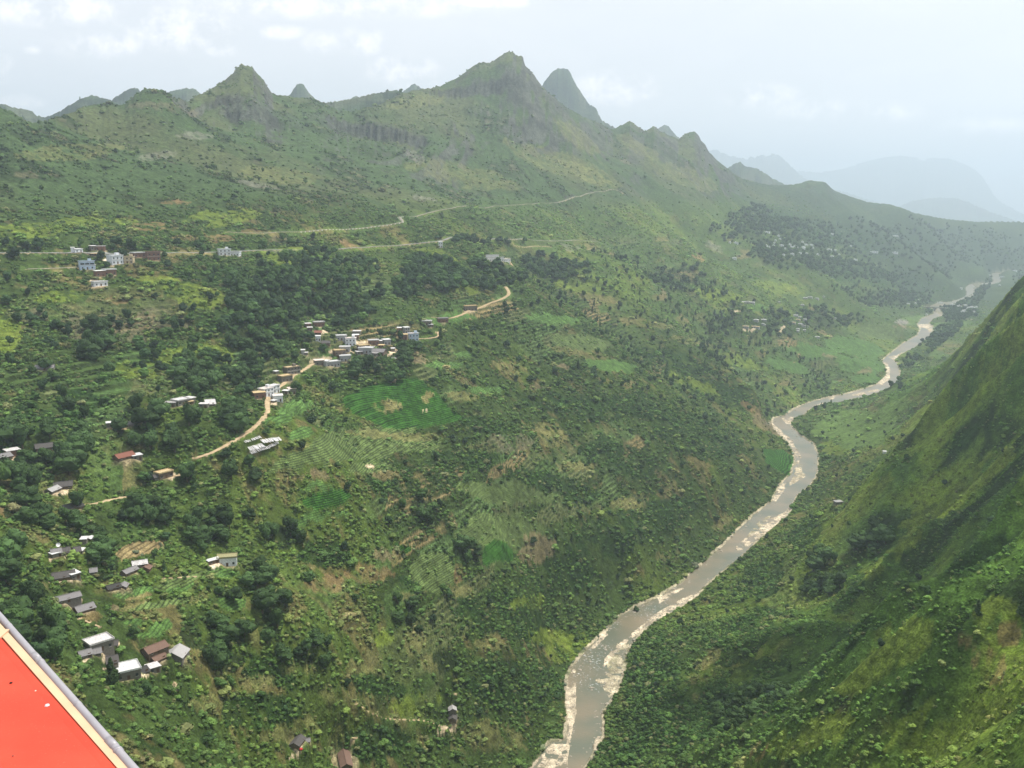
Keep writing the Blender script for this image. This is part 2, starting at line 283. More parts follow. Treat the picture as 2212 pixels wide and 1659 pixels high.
for i in range(r0, r1, 60):
    s = (slice(i, min(i + 60, r1)), slice(c0, NA))
    xs, ys = X2[s], Y2[s]
    lo, hi = ys.min() - 500, ys.max() + 500
    dist = np.full(xs.shape, 1e4)
    for E in (RLw, RRw):
        for k in range(len(E) - 1):
            if max(E[k][1], E[k + 1][1]) < lo or min(E[k][1], E[k + 1][1]) > hi: continue
            dist = np.minimum(dist, seg_dist(xs, ys, E[k:k + 2]))
    ins = in_poly(xs, ys, CHAN)
    CD[s] = np.where(ins, -dist, dist)
CDn = CD + fbm(X2 / 22, Y2 / 22, 3, 77) * 2.0 * sstep(0, 30, R2 - 400)
zr = zriver(R2)
chw = sstep(2, 70, CD)
NZ = NZ * (0.08 + 0.92 * chw)
# gentle terracing of the farmed bench
tmask = sstep(550, 700, R2) * (1 - sstep(2600, 3200, R2)) * (1 - sstep(300, 330, Z2)) * (1 - rs) * chw * (LAY == 0)
tmask *= sstep(-0.15, 0.15, fbm(X2 / 170, Y2 / 170, 3, 91) + 0.05)
crag = sstep(1700, 2200, R2) * sstep(430, 600, Z2) * (LAY == 0)
NZ = NZ + crag * (ridged(X2 / 70, Y2 / 110, 4, 401) - .4) * 11 * (1 - .75 * dcrest) * (.4 + .6 * sstep(-.1, .3, fbm(X2 / 240, Y2 / 240, 3, 402)))
Zb = Z2 + NZ
st = 3.4
q = Zb / st; fq = q - np.floor(q)
Zt = st * (np.floor(q) + sstep(0.62, 1.0, fq))
Zb = Zb + (Zt - Zb) * tmask * 0.85
bank = zr + 0.8 + np.minimum(np.maximum(CDn, 0), 30) * 0.12
k = sstep(0, 45, CDn)
Zg = np.where(CDn > 0, bank * (1 - k) + np.maximum(Zb, zr + 1.5) * k, zr - 1.3)
Zg = np.where(CD > 9000, Zb, Zg)
Zg = np.where(nearm, Z2, Zg)
ZG = Zg
# ------------------------------------------------------------------ lookups on the finished ground
def zat(x, y):
    a = math.atan2(x, y); l = math.log(max(9.0, math.hypot(x, y)))
    fx = (a - AZ[0]) / (AZ[-1] - AZ[0]) * (NA - 1); fx = min(max(fx, 0), NA - 1.001); ix = int(fx); fx -= ix
    iy = min(max(int(np.searchsorted(LR, l)) - 1, 0), NR - 2); fy = (l - LR[iy]) / (LR[iy + 1] - LR[iy]); fy = min(max(fy, 0), 1)
    return float((ZG[iy, ix] * (1 - fx) + ZG[iy, ix + 1] * fx) * (1 - fy) + (ZG[iy + 1, ix] * (1 - fx) + ZG[iy + 1, ix + 1] * fx) * fy)
def hit(u, v, rmin=285):
    """first ground point seen through a pixel"""
    a, te = polar(u, v); a = float(a); te = float(te)
    fx = (a - AZ[0]) / (AZ[-1] - AZ[0]) * (NA - 1); fx = min(max(fx, 0), NA - 1.001); ix = int(fx); fx -= ix
    colz = ZG[:, ix] * (1 - fx) + ZG[:, ix + 1] * fx
    T = (colz - CZ) / RV
    k0 = np.searchsorted(RV, rmin)
    ok = np.nonzero(T[k0:] >= te)[0]
    if len(ok) == 0: r = RV[-2]
    else:
        j = ok[0] + k0
        if j == k0: r = RV[j]
        else:
            t = (te - T[j - 1]) / (T[j] - T[j - 1] + 1e-12); r = RV[j - 1] + (RV[j] - RV[j - 1]) * t
    x, y = r * math.sin(a), r * math.cos(a)
    return x, y, zat(x, y), r

# rock scarps below the crests
for drop, fade, pts in [(24, 130, [(722,255),(760,268),(800,272),(840,278),(880,286),(915,296)]), (16, 150, [(930,196),(980,192),(1030,186),(1080,176),(1130,172),(1165,196)]), (11, 100, [(482,226),(520,236),(560,244),(600,256),(628,270)]), (9, 100, [(400,240),(440,228),(480,212),(520,206)]), (12, 120, [(1180,212),(1215,208),(1250,226)])]:
    pa = [(math.atan2(q_[0], q_[1]), q_[3]) for q_ in (hit(u, v) for u, v in pts)]; a_ = np.array([q_[0] for q_ in pa]); r_ = np.array([q_[1] for q_ in pa]); m_ = (AZ > a_[0] - .012) & (AZ < a_[-1] + .012)
    rl = np.interp(AZ[m_], a_, r_) + fbm(AZ[m_] * 300, AZ[m_] * 0 + drop, 3, 811) * 14; win = sstep(a_[0] - .012, a_[0] + .008, AZ[m_]) * (1 - sstep(a_[-1] - .008, a_[-1] + .012, AZ[m_])) * (1 + .25 * fbm(AZ[m_] * 90, AZ[m_] * 0 + 3, 3, 812))
    dr_ = rl[None, :] - R2[:, m_]
    ZG[:, m_] -= np.where(dr_ > -8, drop * win[None, :] * sstep(-8, 12, dr_) * np.exp(-(np.maximum(dr_, 0) / fade) ** 2), 0)
# spurs and gullies that run down the right-hand mountain towards the river
for hgt, wd_, pts in [(17, 34, [(2212,1290),(2080,1285),(1960,1300),(1780,1400),(1640,1480),(1540,1570),(1450,1655)]), (-15, 30, [(2212,1180),(2050,1225),(1900,1290),(1760,1375),(1620,1440),(1490,1520)]),
                      (15, 34, [(2212,800),(2100,850),(2020,910),(1950,985),(1890,1070),(1830,1150)]), (-14, 34, [(2212,905),(2130,960),(2040,1060),(1960,1150),(1880,1240),(1780,1290)]), (10, 26, [(2212,1060),(2100,1125),(2010,1195),(1930,1255)]),
                      (12, 26, [(2212,1500),(2080,1490),(1950,1530),(1830,1600)]), (-12, 20, [(1740,1500),(1850,1505),(1940,1560),(2020,1640)])]:
    w_ = np.array([hit(u, v)[:2] for u, v in pts]); dseg = np.full(ZG.shape, 1e6); mk = (A2 > rad(4)) & (R2 < 2600) & (R2 > 285)
    dseg[mk] = seg_dist(X2[mk], Y2[mk], w_)
    dseg = dseg + fbm(X2 / 40, Y2 / 40, 3, 600) * wd_ * .5
    ZG += hgt * np.exp(-(dseg / wd_) ** 2) * sstep(25, 80, CD) * (.7 + .5 * fbm(X2 / 60, Y2 / 60, 2, 601))
# ------------------------------------------------------------------ where the buildings stand
def zoomf(x0, y0, k): return lambda a, b: (x0 + a * k, y0 + b * k)
BLD = []      # kind, u, v (roof centre), du, dv (long edge as seen), depth m, height m, wall, roof, label, group
def B(zf, k, kind, cx, cy, dx, dy, wd, h, wall, roof, label, cat='house', group=None, far=False):
    u, v = zf(cx, cy); BLD.append(dict(kind=kind, u=u, v=v, du=dx * k, dv=dy * k, wd=wd, h=h, wall=wall, roof=roof, label=label, cat=cat, group=group, far=far))
kA = .1287
zA = zoomf(149.1, 1341.9, kA); zB = zoomf(81.3, 1138.5, kA); zC = zoomf(366, 1138.5, kA); zD = zoomf(135.5, 515, kA); zF = zoomf(650.6, 677.7, kA)
kE = .1348; zE = zoomf(515, 765.8, kE); kG = .1389; zG = zoomf(867.5, 501.5, kG); kJ = .1532; zJ = zoomf(338.9, 840.3, kJ); kK = .19; zK = zoomf(0, 826.8, kK); zM = zoomf(596.4, 1491, kK)
kN = .1164; zN = zoomf(1572.3, 637, kN); kO = .1716; zO = zoomf(1558.7, 447.3, kO); kP = .136; zP = zoomf(1911, 569.3, kP); k4 = .337; z4 = zoomf(0, 474.4, k4); z5 = zoomf(1466.6, 610, k4)
# farmstead cluster at the lower left
B(zA,kA,'flat',505,330,325,-85,8,4.2,'stone','slab_light','stone farmhouse with a bright grey slab roof, first house beyond the drainpipe')
B(zA,kA,'gable',750,335,120,10,5,2.8,'stone','tile_dark','small dark lean-to shed at the right end of the bright slab-roofed farmhouse','shed')
B(zA,kA,'gable',270,500,160,-30,5,3.0,'stone','tile_grey','small grey shed below the left end of the bright slab-roofed farmhouse','shed')
B(zA,kA,'gable',455,470,130,-5,5,2.8,'stone','tile_grey','squat grey-roofed outhouse just under the bright slab-roofed farmhouse','shed')
B(zA,kA,'gable',720,595,155,-10,7,3.2,'stone','tile_dark','square dark-tiled hut standing alone between two slab-roofed farmhouses','hut')
B(zA,kA,'flat',970,790,350,-40,10,4.2,'stone','slab_white','stone farmhouse with a patched whitish slab roof and a dark tree at its front wall')
B(zA,kA,'flat',1415,758,160,-40,5,3.0,'stone','slab_light','little light-roofed shed at the lower right edge of the farmstead cluster','shed')
B(zA,kA,'gable',1210,790,150,-60,6,2.4,'stone','tile_black','ruined blackish shed between the patched farmhouse and the little light-roofed shed','shed')
B(zA,kA,'gable',1440,400,290,-120,7,3.8,'mud','tile_brown','farmhouse with a long brown tiled gable roof beside the tall grey gabled barn')
B(zA,kA,'gable',1500,580,170,-90,4.5,2.6,'mud','tile_brown','narrow brown-roofed shed in front of the brown tiled farmhouse','shed')
B(zA,kA,'gable',1800,470,115,-190,10,4.6,'stone','tile_pale','tall pale grey gabled barn whose gable end faces the camera','barn')
# farmsteads further up the left edge
B(zB,kA,'gable',312,378,130,-10,5.5,3.4,'stone','tile_grey','left house of the row with the satellite dish, light grey roof')
B(zB,kA,'gable',457,360,135,-8,6,3.4,'mud','tile_dark','dark-roofed middle house of the row with the satellite dish')
B(zB,kA,'gable',662,345,80,-5,6,3.4,'mud','tile_dark','dark-roofed right house of the row, half behind a tree')
B(zB,kA,'flat',290,440,105,-30,3,2.2,'stone','slab_white','tiny white-roofed porch shed before the row with the satellite dish','shed')
B(zB,kA,'flat',722,398,85,15,4,2.2,'stone','slab_white','white-roofed shed at the right end of the dark-roofed row','shed')
B(zB,kA,'gable',437,760,300,-10,7,3.6,'mud','tile_dark','long dark-tiled farmhouse with a white flat annex at its right corner')
B(zB,kA,'flat',605,838,120,-35,6,3.0,'stone','slab_white','white flat-roofed annex at the corner of the long dark-tiled farmhouse','annex')
B(zB,kA,'gable',1715,572,205,-10,5,3.2,'stone','slab_light','pale-roofed house with a dark strip on the roof, right of the dark trees')
B(zB,kA,'gable',1540,700,180,-90,4.5,3.0,'mud','tile_grey','slanting grey-roofed barn left of the pale-roofed house','barn')
B(zB,kA,'gable',1822,650,45,-65,5,3.2,'mud','tile_brown','small brown barn with its gable to the camera, right of the pale-roofed house','barn')
B(zB,kA,'gable',500,1145,340,-60,5,3.2,'stone','tile_grey','long grey-roofed farmhouse with two white sheets on the roof')
B(zB,kA,'gable',785,1315,240,-60,6,3.0,'mud','tile_grey','grey-roofed barn above the red earth slope, lowest of the left farmsteads','barn')
B(zB,kA,'gable',1440,955,40,-80,4,2.8,'mud','tile_grey','tiny grey hut at the upper corner of the terraced vegetable plots','hut')
B(zB,kA,'gable',1270,970,180,-35,4.5,2.6,'mud','tile_black','dark low barn in the shade of the tree clump left of the tiny grey hut','barn')
B(zB,kA,'flat',785,195,75,10,4,2.8,'stone','slab_white','white-roofed shed among dark trees above the dark-roofed row, left one','shed')
B(zB,kA,'flat',905,185,70,-20,4,2.8,'stone','slab_white','white-roofed shed among dark trees above the dark-roofed row, right one','shed')
B(zB,kA,'gable',940,700,90,0,4.5,2.6,'stone','tile_grey','grey shed half hidden under the dark trees right of the long dark-tiled farmhouse','shed')
B(zC,kA,'flat',975,500,290,10,6.5,5.2,'white','slab_moss','white-walled house with a mossy flat roof beside a bright concrete yard')
B(zC,kA,'flat',735,548,170,-50,3,2.4,'mud','slab_white','low white-edged stable at the left of the mossy flat-roofed house','stable')
# houses along the upper road on the left
B(zD,kA,'block',405,400,205,-8,7,7.2,'blue','slab_grey','pale blue two-storey house with open gallery left of the tall white house')
B(zD,kA,'flat',520,450,60,0,5,3.6,'white','slab_grey','small white annex at the right side of the pale blue house','annex')
B(zD,kA,'block',880,300,165,-18,10,7.6,'white','slab_white','tall white two-storey house with a brick side wall by the upper road')
B(zD,kA,'block',1100,320,170,8,7,6.2,'cream','slab_grey','cream two-storey house with a balcony, right of the tall white house')
B(zD,kA,'flat',1265,248,170,-20,7,4.2,'brick','slab_white','brick house with a slanting white slab roof right of the cream house')
B(zD,kA,'block',1520,240,190,-10,7,8.0,'brick','slab_grey','unfinished dark brick three-storey block at the right end of the roadside row')
B(zD,kA,'flat',622,552,140,-10,6,5.0,'brick','slab_white','brick house below the road, left half of the brick pair')
B(zD,kA,'flat',782,532,170,-15,6,5.0,'brick','slab_white','brick house below the road, right half of the brick pair')
B(zD,kA,'flat',620,735,190,-18,6,3.6,'white','slab_white','lone small white house with two windows, lowest of the upper left houses')
B(zD,kA,'flat',245,182,110,-18,5,3.4,'white','slab_white','white house above the road at the far left, under a tree')
B(zD,kA,'flat',170,162,50,0,4,4.6,'white','slab_white','narrow white tower-like annex left of the white house above the road','annex')
B(zD,kA,'flat',508,132,80,-5,5,3.8,'stone','slab_white','white-roofed house above the road, left of the dark brick one')
B(zD,kA,'flat',630,138,140,5,6,4.0,'brick','slab_grey','dark brick house above the road with a grey roof')
B(zD,kA,'flat',525,258,80,0,4,2.4,'stone','slab_tan','small tan-roofed shed between the pale blue and the tall white house','shed')
B(z4,k4,'block',1438,193,70,-3,8,6.4,'white','slab_white','white flat-roofed block standing alone on the outer edge of the upper road')
B(z4,k4,'flat',1512,208,52,4,7,4.6,'white','slab_white','lower white house at the right side of the lone block on the upper road')
# along the dirt road
B(zE,kE,'block',855,200,200,-40,6.5,6.4,'stone','slab_tan','long two-storey grey house with a tan roof at the top of the dirt road')
B(zE,kE,'flat',750,342,165,-32,6.5,4.8,'stone','slab_tan','tan-roofed house with a white sheet on its roof, beside the upper dirt road')
B(zE,kE,'flat',330,605,175,-15,7,4.6,'brick','slab_tan','tan-roofed house at the lower left end of the dirt road row')
B(zE,kE,'block',445,545,150,-50,6,6.2,'white','slab_pink','white-framed house with a pinkish cluttered roof in the dirt road row')
B(zE,kE,'block',565,495,105,-40,6,6.2,'white','slab_light','white house with a pale roof, upper end of the joined dirt road row')
B(zE,kE,'flat',855,542,110,-8,7,4.6,'stone','slab_pink','grey-walled house with a pinkish roof on the right side of the dirt road')
B(zE,kE,'flat',760,578,80,12,4,2.4,'stone','slab_white','small white-roofed shed left of the pinkish-roofed house','shed')
B(zE,kE,'flat',632,655,145,-4,7,4.6,'white','slab_light','square house with a pale roof beside the bend of the dirt road')
B(zE,kE,'flat',565,735,52,15,3,1.6,'stone','slab_white','tiny white shed roof left of the square pale-roofed house','shed')
B(zE,kE,'flat',603,267,48,-12,3,2.2,'stone','slab_white','tiny white shed among the bushes left of the long two-storey house','shed')
# the village
vil = [
 (300,778,150,-10,7,4.6,'stone','slab_pink','flat','pinkish-roofed house at the lower left corner of the village'),
 (520,812,215,-28,6.5,4.6,'render','slab_white','flat','long white-roofed house at the lower edge of the village'),
 (420,790,50,-40,3.5,4.6,'render','slab_white','flat','narrow white wing at the left of the long white-roofed village house'),
 (740,706,180,-4,7,4.8,'render','slab_white','flat','white house just left of the great dark trees below the village'),
 (735,556,165,5,7,4.0,'render','slab_white','flat','white-roofed house in the middle left of the village'),
 (635,612,170,-15,7,4.4,'mud','slab_tan','flat','dark-walled house with a tan roof edge left of the village centre'),
 (675,368,165,-4,6.5,4.2,'render','slab_white','flat','white house at the top left of the village centre'),
 (835,412,165,4,7,7.2,'white','slab_pink','block','pale two-storey house with many windows at the top of the village'),
 (915,355,105,0,6,4.2,'brick','slab_white','flat','small white-roofed brick house behind the pale two-storey village house'),
 (938,290,120,5,6,4.0,'stone','slab_light','flat','highest house of the village centre, light roof under dark trees'),
 (1215,445,170,-4,6,4.2,'brick','slab_white','flat','white-roofed brick house right of the village centre'),
 (1430,432,110,-10,6,5.0,'render','slab_white','flat','white house at the right of the village centre behind a tree'),
 (1332,452,45,0,4,3.2,'stone','slab_white','flat','tiny white-roofed link between two houses at the right of the village'),
 (1092,572,220,15,9,4.6,'render','slab_white','flat','broad house with the brightest white roof in the middle of the village'),
 (975,632,100,-10,5,3.0,'stone','slab_light','flat','low grey-roofed shed below the brightest white roof of the village'),
 (1325,590,170,20,9,5.2,'mud','tile_grey','gable','large grey-brown tiled house right of the brightest white roof'),
 (1045,528,175,-18,6,3.6,'mud','slab_tan','flat','long tan-roofed house directly behind the brightest white roof'),
 (1225,660,105,20,4,2.6,'stone','slab_grey','flat','low grey lean-to in front of the large grey-brown village house'),
 (1542,580,60,0,5,3.0,'stone','slab_light','flat','small light-roofed shed in the trees at the right end of the village'),
 (1345,525,90,5,5,3.2,'mud','slab_tan','flat','tan-roofed house behind the large grey-brown village house'),
 (295,142,170,-8,6,4.4,'brick','slab_light','flat','light-roofed brick house in the wood above the village, right one'),
 (112,164,90,-5,5,3.6,'brick','slab_light','flat','light-roofed brick house in the wood above the village, left one'),
 (145,230,80,0,5,3.2,'mud','slab_light','flat','low light-roofed house under the pair of brick houses in the wood'),
 (282,285,110,0,6,4.2,'mud','tile_red','gable','reddish-brown tiled house in the wood above the village'),
 (285,375,80,0,5,4.6,'white','slab_white','flat','small white house with one dark window at the left edge of the village'),
 (415,455,130,0,7,3.6,'mud','tile_dark','gable','dark tiled house left of the pale two-storey village house'),
 (1650,237,70,0,6,7.2,'brick','slab_white','flat','narrow tower-like brick house right of the village, left of a pair'),
 (1765,228,80,-8,6,6.4,'render','slab_white','flat','white house right of the narrow tower-like brick house'),
 (1722,346,120,0,6,5.0,'brick','slab_tan','flat','tan-roofed brick house joined to the pale blue two-storey house'),
 (1882,332,160,-6,7,7.6,'blue','slab_pink','block','pale blue two-storey house at the right end of the village track'),
 (2112,122,150,4,6,4.2,'stone','slab_white','flat','white-roofed house at the lower end of the winding hillside track'),
 (2170,180,70,-8,4,3.0,'stone','slab_white','flat','low white annex in front of the house at the track end'),
 (32,608,60,0,4,3.4,'render','slab_white','flat','white shed hidden in the wood left of the village, upper one'),
 (82,652,60,0,3,2.2,'stone','slab_light','flat','low shed hidden in the wood left of the village, lower one'),
 (1550,735,60,-5,4,2.8,'mud','tile_grey','gable','small grey hut among the great trees below the village'),
]
for cx, cy, dx, dy, wd, h, wa, ro, kd, lab in vil: B(zF,kA,kd,cx,cy,dx,dy,wd,h,wa,ro,lab)
B(zG,kG,'flat',1410,362,190,-8,7,4.6,'white','slab_white','upper white pavilion of the hillside compound','building')
B(zG,kG,'flat',1435,396,300,-10,6,5.4,'white','slab_white','long white main building of the hillside compound','building')
B(zG,kG,'flat',1620,420,110,-20,6,4.2,'white','slab_light','right wing of the hillside compound next to the little white gatehouse','building')
B(zG,kG,'flat',1665,456,40,0,4,4.4,'white','slab_white','little white gatehouse at the right end of the hillside compound','gatehouse')
B(zG,kG,'flat',608,150,62,0,5,8.0,'white','slab_white','lone tall white block standing beside the upper road','building')
B(zG,kG,'flat',1070,1148,190,-10,7,5.4,'stone','slab_tan','grey house with a terrace beside the winding hillside track')
B(zG,kG,'flat',640,1340,160,-5,6,4.4,'brick','slab_grey','dark brick house above the winding hillside track')
# single farms left of the dirt road
B(zJ,kJ,'flat',335,152,150,-38,7,3.6,'stone','slab_light','farmhouse with a bright grey slab roof, largest of the group left of the dirt road')
B(zJ,kJ,'flat',200,190,130,10,5,3.0,'stone','slab_grey','grey-roofed wing at the left of the bright slab farmhouse')
B(zJ,kJ,'flat',462,125,85,30,5,3.2,'stone','slab_light','small light shed at the upper right of the bright slab farmhouse','shed')
B(zJ,kJ,'flat',440,180,110,-18,4,2.4,'mud','slab_tan','low tan shed below the small light shed','shed')
B(zJ,kJ,'gable',748,152,120,-5,9,3.8,'stone','slab_light','lone house with a folded pale roof between the slab farmhouse and the dirt road')
B(zJ,kJ,'flat',668,208,105,12,4,2.8,'stone','slab_light','pale lean-to at the left of the folded-roof house','shed')
B(zK,kK,'gable',515,697,180,-8,7,4.2,'mud','tile_dark','dark-tiled farmhouse with a round white basin before it, near the left edge')
B(zK,kK,'flat',140,768,120,-15,6,3.8,'brick','slab_light','light-roofed brick house at the far left edge')
B(zK,kK,'gable',30,815,130,-30,6,3.6,'mud','tile_grey','grey-tiled house cut by the left edge of the view')
B(zK,kK,'gable',1408,802,165,-42,7,3.8,'mud','tile_red','red-brown tiled farmhouse in the trees with a white-roofed shed at its right')
B(zK,kK,'flat',1552,833,95,-14,5,3.2,'stone','slab_white','white-roofed shed at the right of the red-brown farmhouse','shed')
B(zK,kK,'gable',720,1132,170,2,7,3.8,'mud','tile_dark','dark-tiled farmhouse above a pale forecourt, below the big left wood')
B(zK,kK,'gable',600,1192,90,-50,5,3.0,'stone','tile_pale','small pale-roofed barn at the left corner of the forecourt','barn')
B(zK,kK,'gable',820,1378,165,-40,7,3.4,'mud','tile_black','blackish tiled house at the lower end of the short dirt track')
B(zK,kK,'flat',1865,1016,140,-40,5.5,3.8,'mud','slab_tan','low house with a bright tan slab roof at the edge of the dirt road')
B(zK,kK,'gable',1778,1045,60,-10,5,3.4,'stone','tile_dark','dark little shed at the left end of the bright tan-roofed house','shed')
B(zK,kK,'flat',1240,456,45,0,4,2.8,'stone','slab_white','tiny white hut under the round dark trees in the left wood','hut')
B(zK,kK,'gable',1465,445,60,-12,5,2.8,'stone','tile_grey','tiny grey hut at the end of a sandy path in the left wood','hut')
B(z4,k4,'gable',290,935,95,5,6,3.4,'stone','tile_grey','grey-roofed cottage behind a round dark tree, upper left fields','cottage')
B(zM,kK,'gable',245,560,70,-125,5.5,3.2,'mud','tile_dark','dark-roofed hut with a sandy yard at the bottom, left of the long brown barn','hut')
B(zM,kK,'gable',345,555,70,0,3.5,2.4,'stone','tile_grey','small grey lean-to at the right of the dark-roofed hut','shed')
B(zM,kK,'gable',785,760,-30,-250,6.5,3.4,'mud','tile_brown','long brown tiled barn cut by the bottom edge','barn')
B(zM,kK,'gable',2012,290,10,-90,5,3.2,'mud','tile_dark','dark-roofed lone cottage on the spur above the river','cottage')
B(zM,kK,'gable',2005,195,-5,-60,5,3.0,'stone','tile_pale','paler shed touching the far end of the lone cottage above the river','shed')
B(z5,k4,'flat',1020,1405,38,-12,6,3.0,'stone','slab_grey','grey hut on the right bank of the river','hut')
B(z5,k4,'flat',1318,1083,18,-2,4,3.0,'white','slab_white','tiny white hut on the right-hand slope beyond the bright meadow','hut')
for cx, cy, w_, kd in [(370,160,270,0),(520,490,95,0),(665,485,90,0),(650,565,28,0),(682,580,40,0),(330,610,110,1),(510,615,150,1),(1260,400,80,0),(1330,435,55,0),(1420,475,75,0),(1300,482,80,1),(1340,562,65,0),(1395,595,90,2),(1465,605,45,0),(1300,655,58,0),(1295,690,50,0),(1420,675,50,0),(1660,805,75,0),(1435,75,75,0),(1525,62,85,0),(1385,205,55,0),(1655,85,60,0),(1780,50,30,0),(950,155,30,0),(1990,455,20,0),(1200,535,100,1)]:
    B(zN,kN,'far',cx,cy,w_,0,9,4.5,'render',('slab_white','slab_tan','slab_grey')[kd],'small pale flat-roofed house in the hamlet between trees right of centre',group='houses of the hamlet right of centre',far=True)
for cx, cy, w_ in [(105,452,20),(180,460,50),(570,325,70),(718,368,30),(735,410,30),(678,428,25),(665,460,25),(655,492,20),(565,495,25),(598,512,20),(855,480,40),(755,490,45),(885,512,40),(925,502,40),(1018,445,30),(1050,478,25),(1072,482,30),(1130,484,40),(1030,512,40),(1037,528,30),(955,517,20),(800,530,20),(1385,345,40),(1350,542,60),(1435,550,30),(1390,628,35),(1480,605,25),(1625,498,20),(780,610,30),(890,600,45),(985,588,35),(1072,592,30),(1210,604,30),(1920,570,100),(2190,370,60),(2185,580,60),(160,655,50),(1680,668,55),(1155,522,15)]:
    B(zO,kO,'far',cx,cy,w_,0,11,5,'white','slab_white','white speck-sized house of the hazy far village below the dark woods',group='houses of the hazy far village',far=True)
for cx, cy, w_ in [(885,632,80),(1085,662,80),(1160,690,100),(1202,668,30),(1280,672,50),(1390,705,70),(1330,712,40),(1460,700,30),(1290,755,80),(1240,770,50),(1355,745,40),(1415,775,35),(1290,725,30),(370,652,40),(490,640,30),(535,592,20),(1210,400,35),(1665,190,25),(1865,222,60),(2065,120,50),(1825,352,30),(670,822,30)]:
    B(zP,kP,'far',cx,cy,w_,0,12,5,'white','slab_light','tiny pale house of the riverside village near the arched bridge',group='houses near the arched bridge',far=True)
for b in BLD:
    x, y, z, r = hit(b['u'], b['v'])
    D = math.sqrt(r * r + (z - CZ) ** 2)
    if not b['far']:
        x, y, z, r = hit(b['u'], b['v'] + b['h'] * F2 / D * r / D)
    D = math.sqrt(r * r + (z - CZ) ** 2); se = max((CZ - z) / D, 0.12)
    az = math.atan2(x, y)
    lat = b['du'] * D / F2; dep = -b['dv'] * D / F2 / se
    dep = max(-25, min(25, dep * .6))
    wx = lat * math.cos(az) + dep * math.sin(az); wy = -lat * math.sin(az) + dep * math.cos(az)
    b['L'] = min(30, max(3.0, math.hypot(wx, wy))); b['rot'] = math.atan2(wy, wx); b['p'] = (x, y, z); b['r'] = r
    if b['far']: b['L'] = max(b['L'], 5); b['rot'] = -az + random.uniform(-.3, .3); b['wd'] = min(b['wd'], b['L'])

# ------------------------------------------------------------------ roads and paths (pixels)
ROADS = [
 ('road', 4.6, 'asphalt', [(-60,549),(0,548),(60,547),(140,547),(240,549),(345,549),(400,547),(470,545),(540,542),(585,541),(640,541),(700,540),(760,537),(850,530),(900,527),(950,523),(1000,519),(1060,517),(1110,517),(1160,519),(1200,521),(1260,522),(1310,518)]),
 ('road', 3.5, 'pale', [(60,590),(100,582),(140,577),(170,572)]),
 ('road', 3.4, 'pale', [(490,508),(560,504),(640,501),(730,497),(800,490),(860,484),(873,482),(866,477),(862,474),(870,470),(920,459),(945,455),(1000,449),(1100,444),(1150,441),(1200,438),(1240,428),(1280,415),(1320,407),(1345,402)]),
 ('dirt_track', 4, 'dirt', [(1110,545),(1150,533),(1190,523)]),
 ('dirt_track', 3.2, 'dirt', [(160,1106),(200,1092),(240,1077),(275,1067)]),
 ('dirt_track', 3.6, 'dirt', [(340,1042),(362,1030),(387,1018)]),
 ('dirt_track', 3.8, 'dirt', [(422,1000),(460,978),(500,956),(530,938),(560,915),(577,895),(578,870),(590,850),(610,830),(635,812),(658,797),(680,782),(692,768),(706,755)]),
 ('dirt_track', 3.2, 'dirt', [(860,735),(905,735),(940,729),(954,722),(945,716)]),
 ('dirt_track', 3.8, 'dirt', [(935,706),(950,696),(990,685),(1010,675),(1030,666),(1060,656),(1090,643),(1101,635),(1098,622),(1092,615)]),
 ('dirt_track', 4.5, 'dirt', [(1080,582),(1105,575),(1112,568),(1100,562)]),
 ('footpath', 1.5, 'dirt', [(770,1550),(840,1552),(890,1557),(930,1553),(958,1545)]),
 ('footpath', 1.5, 'dirt', [(767,1551),(754,1570),(753,1585),(760,1600)]),
 ('footpath', 1.4, 'dirt', [(982,1485),(984,1500),(985,1517)]),
 ('footpath', 1.5, 'dirt', [(170,1329),(185,1340),(200,1350),(216,1362)]),
 ('footpath', 1.4, 'dirt', [(378,1450),(372,1470),(377,1485)]),
 ('footpath', 2.0, 'dirt', [(240,937),(255,928),(270,918)]),
 ('footpath', 1.3, 'dirt', [(355,1265),(385,1250),(410,1240),(422,1232)]),
 ('footpath', 3.0, 'pale', [(2082,683),(2096,687),(2101,692),(2096,697)]),
]
RPTS = []
for nm, wdt, mt_, pts in ROADS:
    w_ = []
    for (a, b_), (c, d) in zip(pts[:-1], pts[1:]):
        m = max(1, int(math.hypot(c - a, d - b_) / 12))
        for t in range(m): w_.append((a + (c - a) * t / m, b_ + (d - b_) * t / m))
    w_.append(pts[-1])
    rr_ = []
    for q_ in w_:
        x, y, z, r = hit(*q_); rr_.append((math.atan2(x, y), math.log(r)))
    a_ = np.array(rr_)
    l = a_[:, 1].copy()
    for it in range(6 if nm == 'road' else 2):
        med = np.array([np.median(l[max(0, i - 2):i + 3]) for i in range(len(l))])
        l = med if it == 0 else np.convolve(np.pad(l, 1, mode='edge'), [.25, .5, .25], 'valid')
    xy = np.stack([np.exp(l) * np.sin(a_[:, 0]), np.exp(l) * np.cos(a_[:, 0])], 1)
    # resample
    seg = np.hypot(*np.diff(xy, axis=0).T); s_ = np.concatenate([[0], np.cumsum(seg)]); n_ = max(3, int(s_[-1] / 4))
    t = np.linspace(0, s_[-1], n_); xy = np.stack([np.interp(t, s_, xy[:, 0]), np.interp(t, s_, xy[:, 1])], 1)
    for it in range(4): xy[1:-1] = xy[:-2] * .25 + xy[1:-1] * .5 + xy[2:] * .25
    zz_ = np.array([zat(*p) for p in xy])
    for it in range(10): zz_[1:-1] = zz_[:-2] * .25 + zz_[1:-1] * .5 + zz_[2:] * .25
    RPTS.append((nm, wdt, mt_, np.column_stack([xy, zz_])))

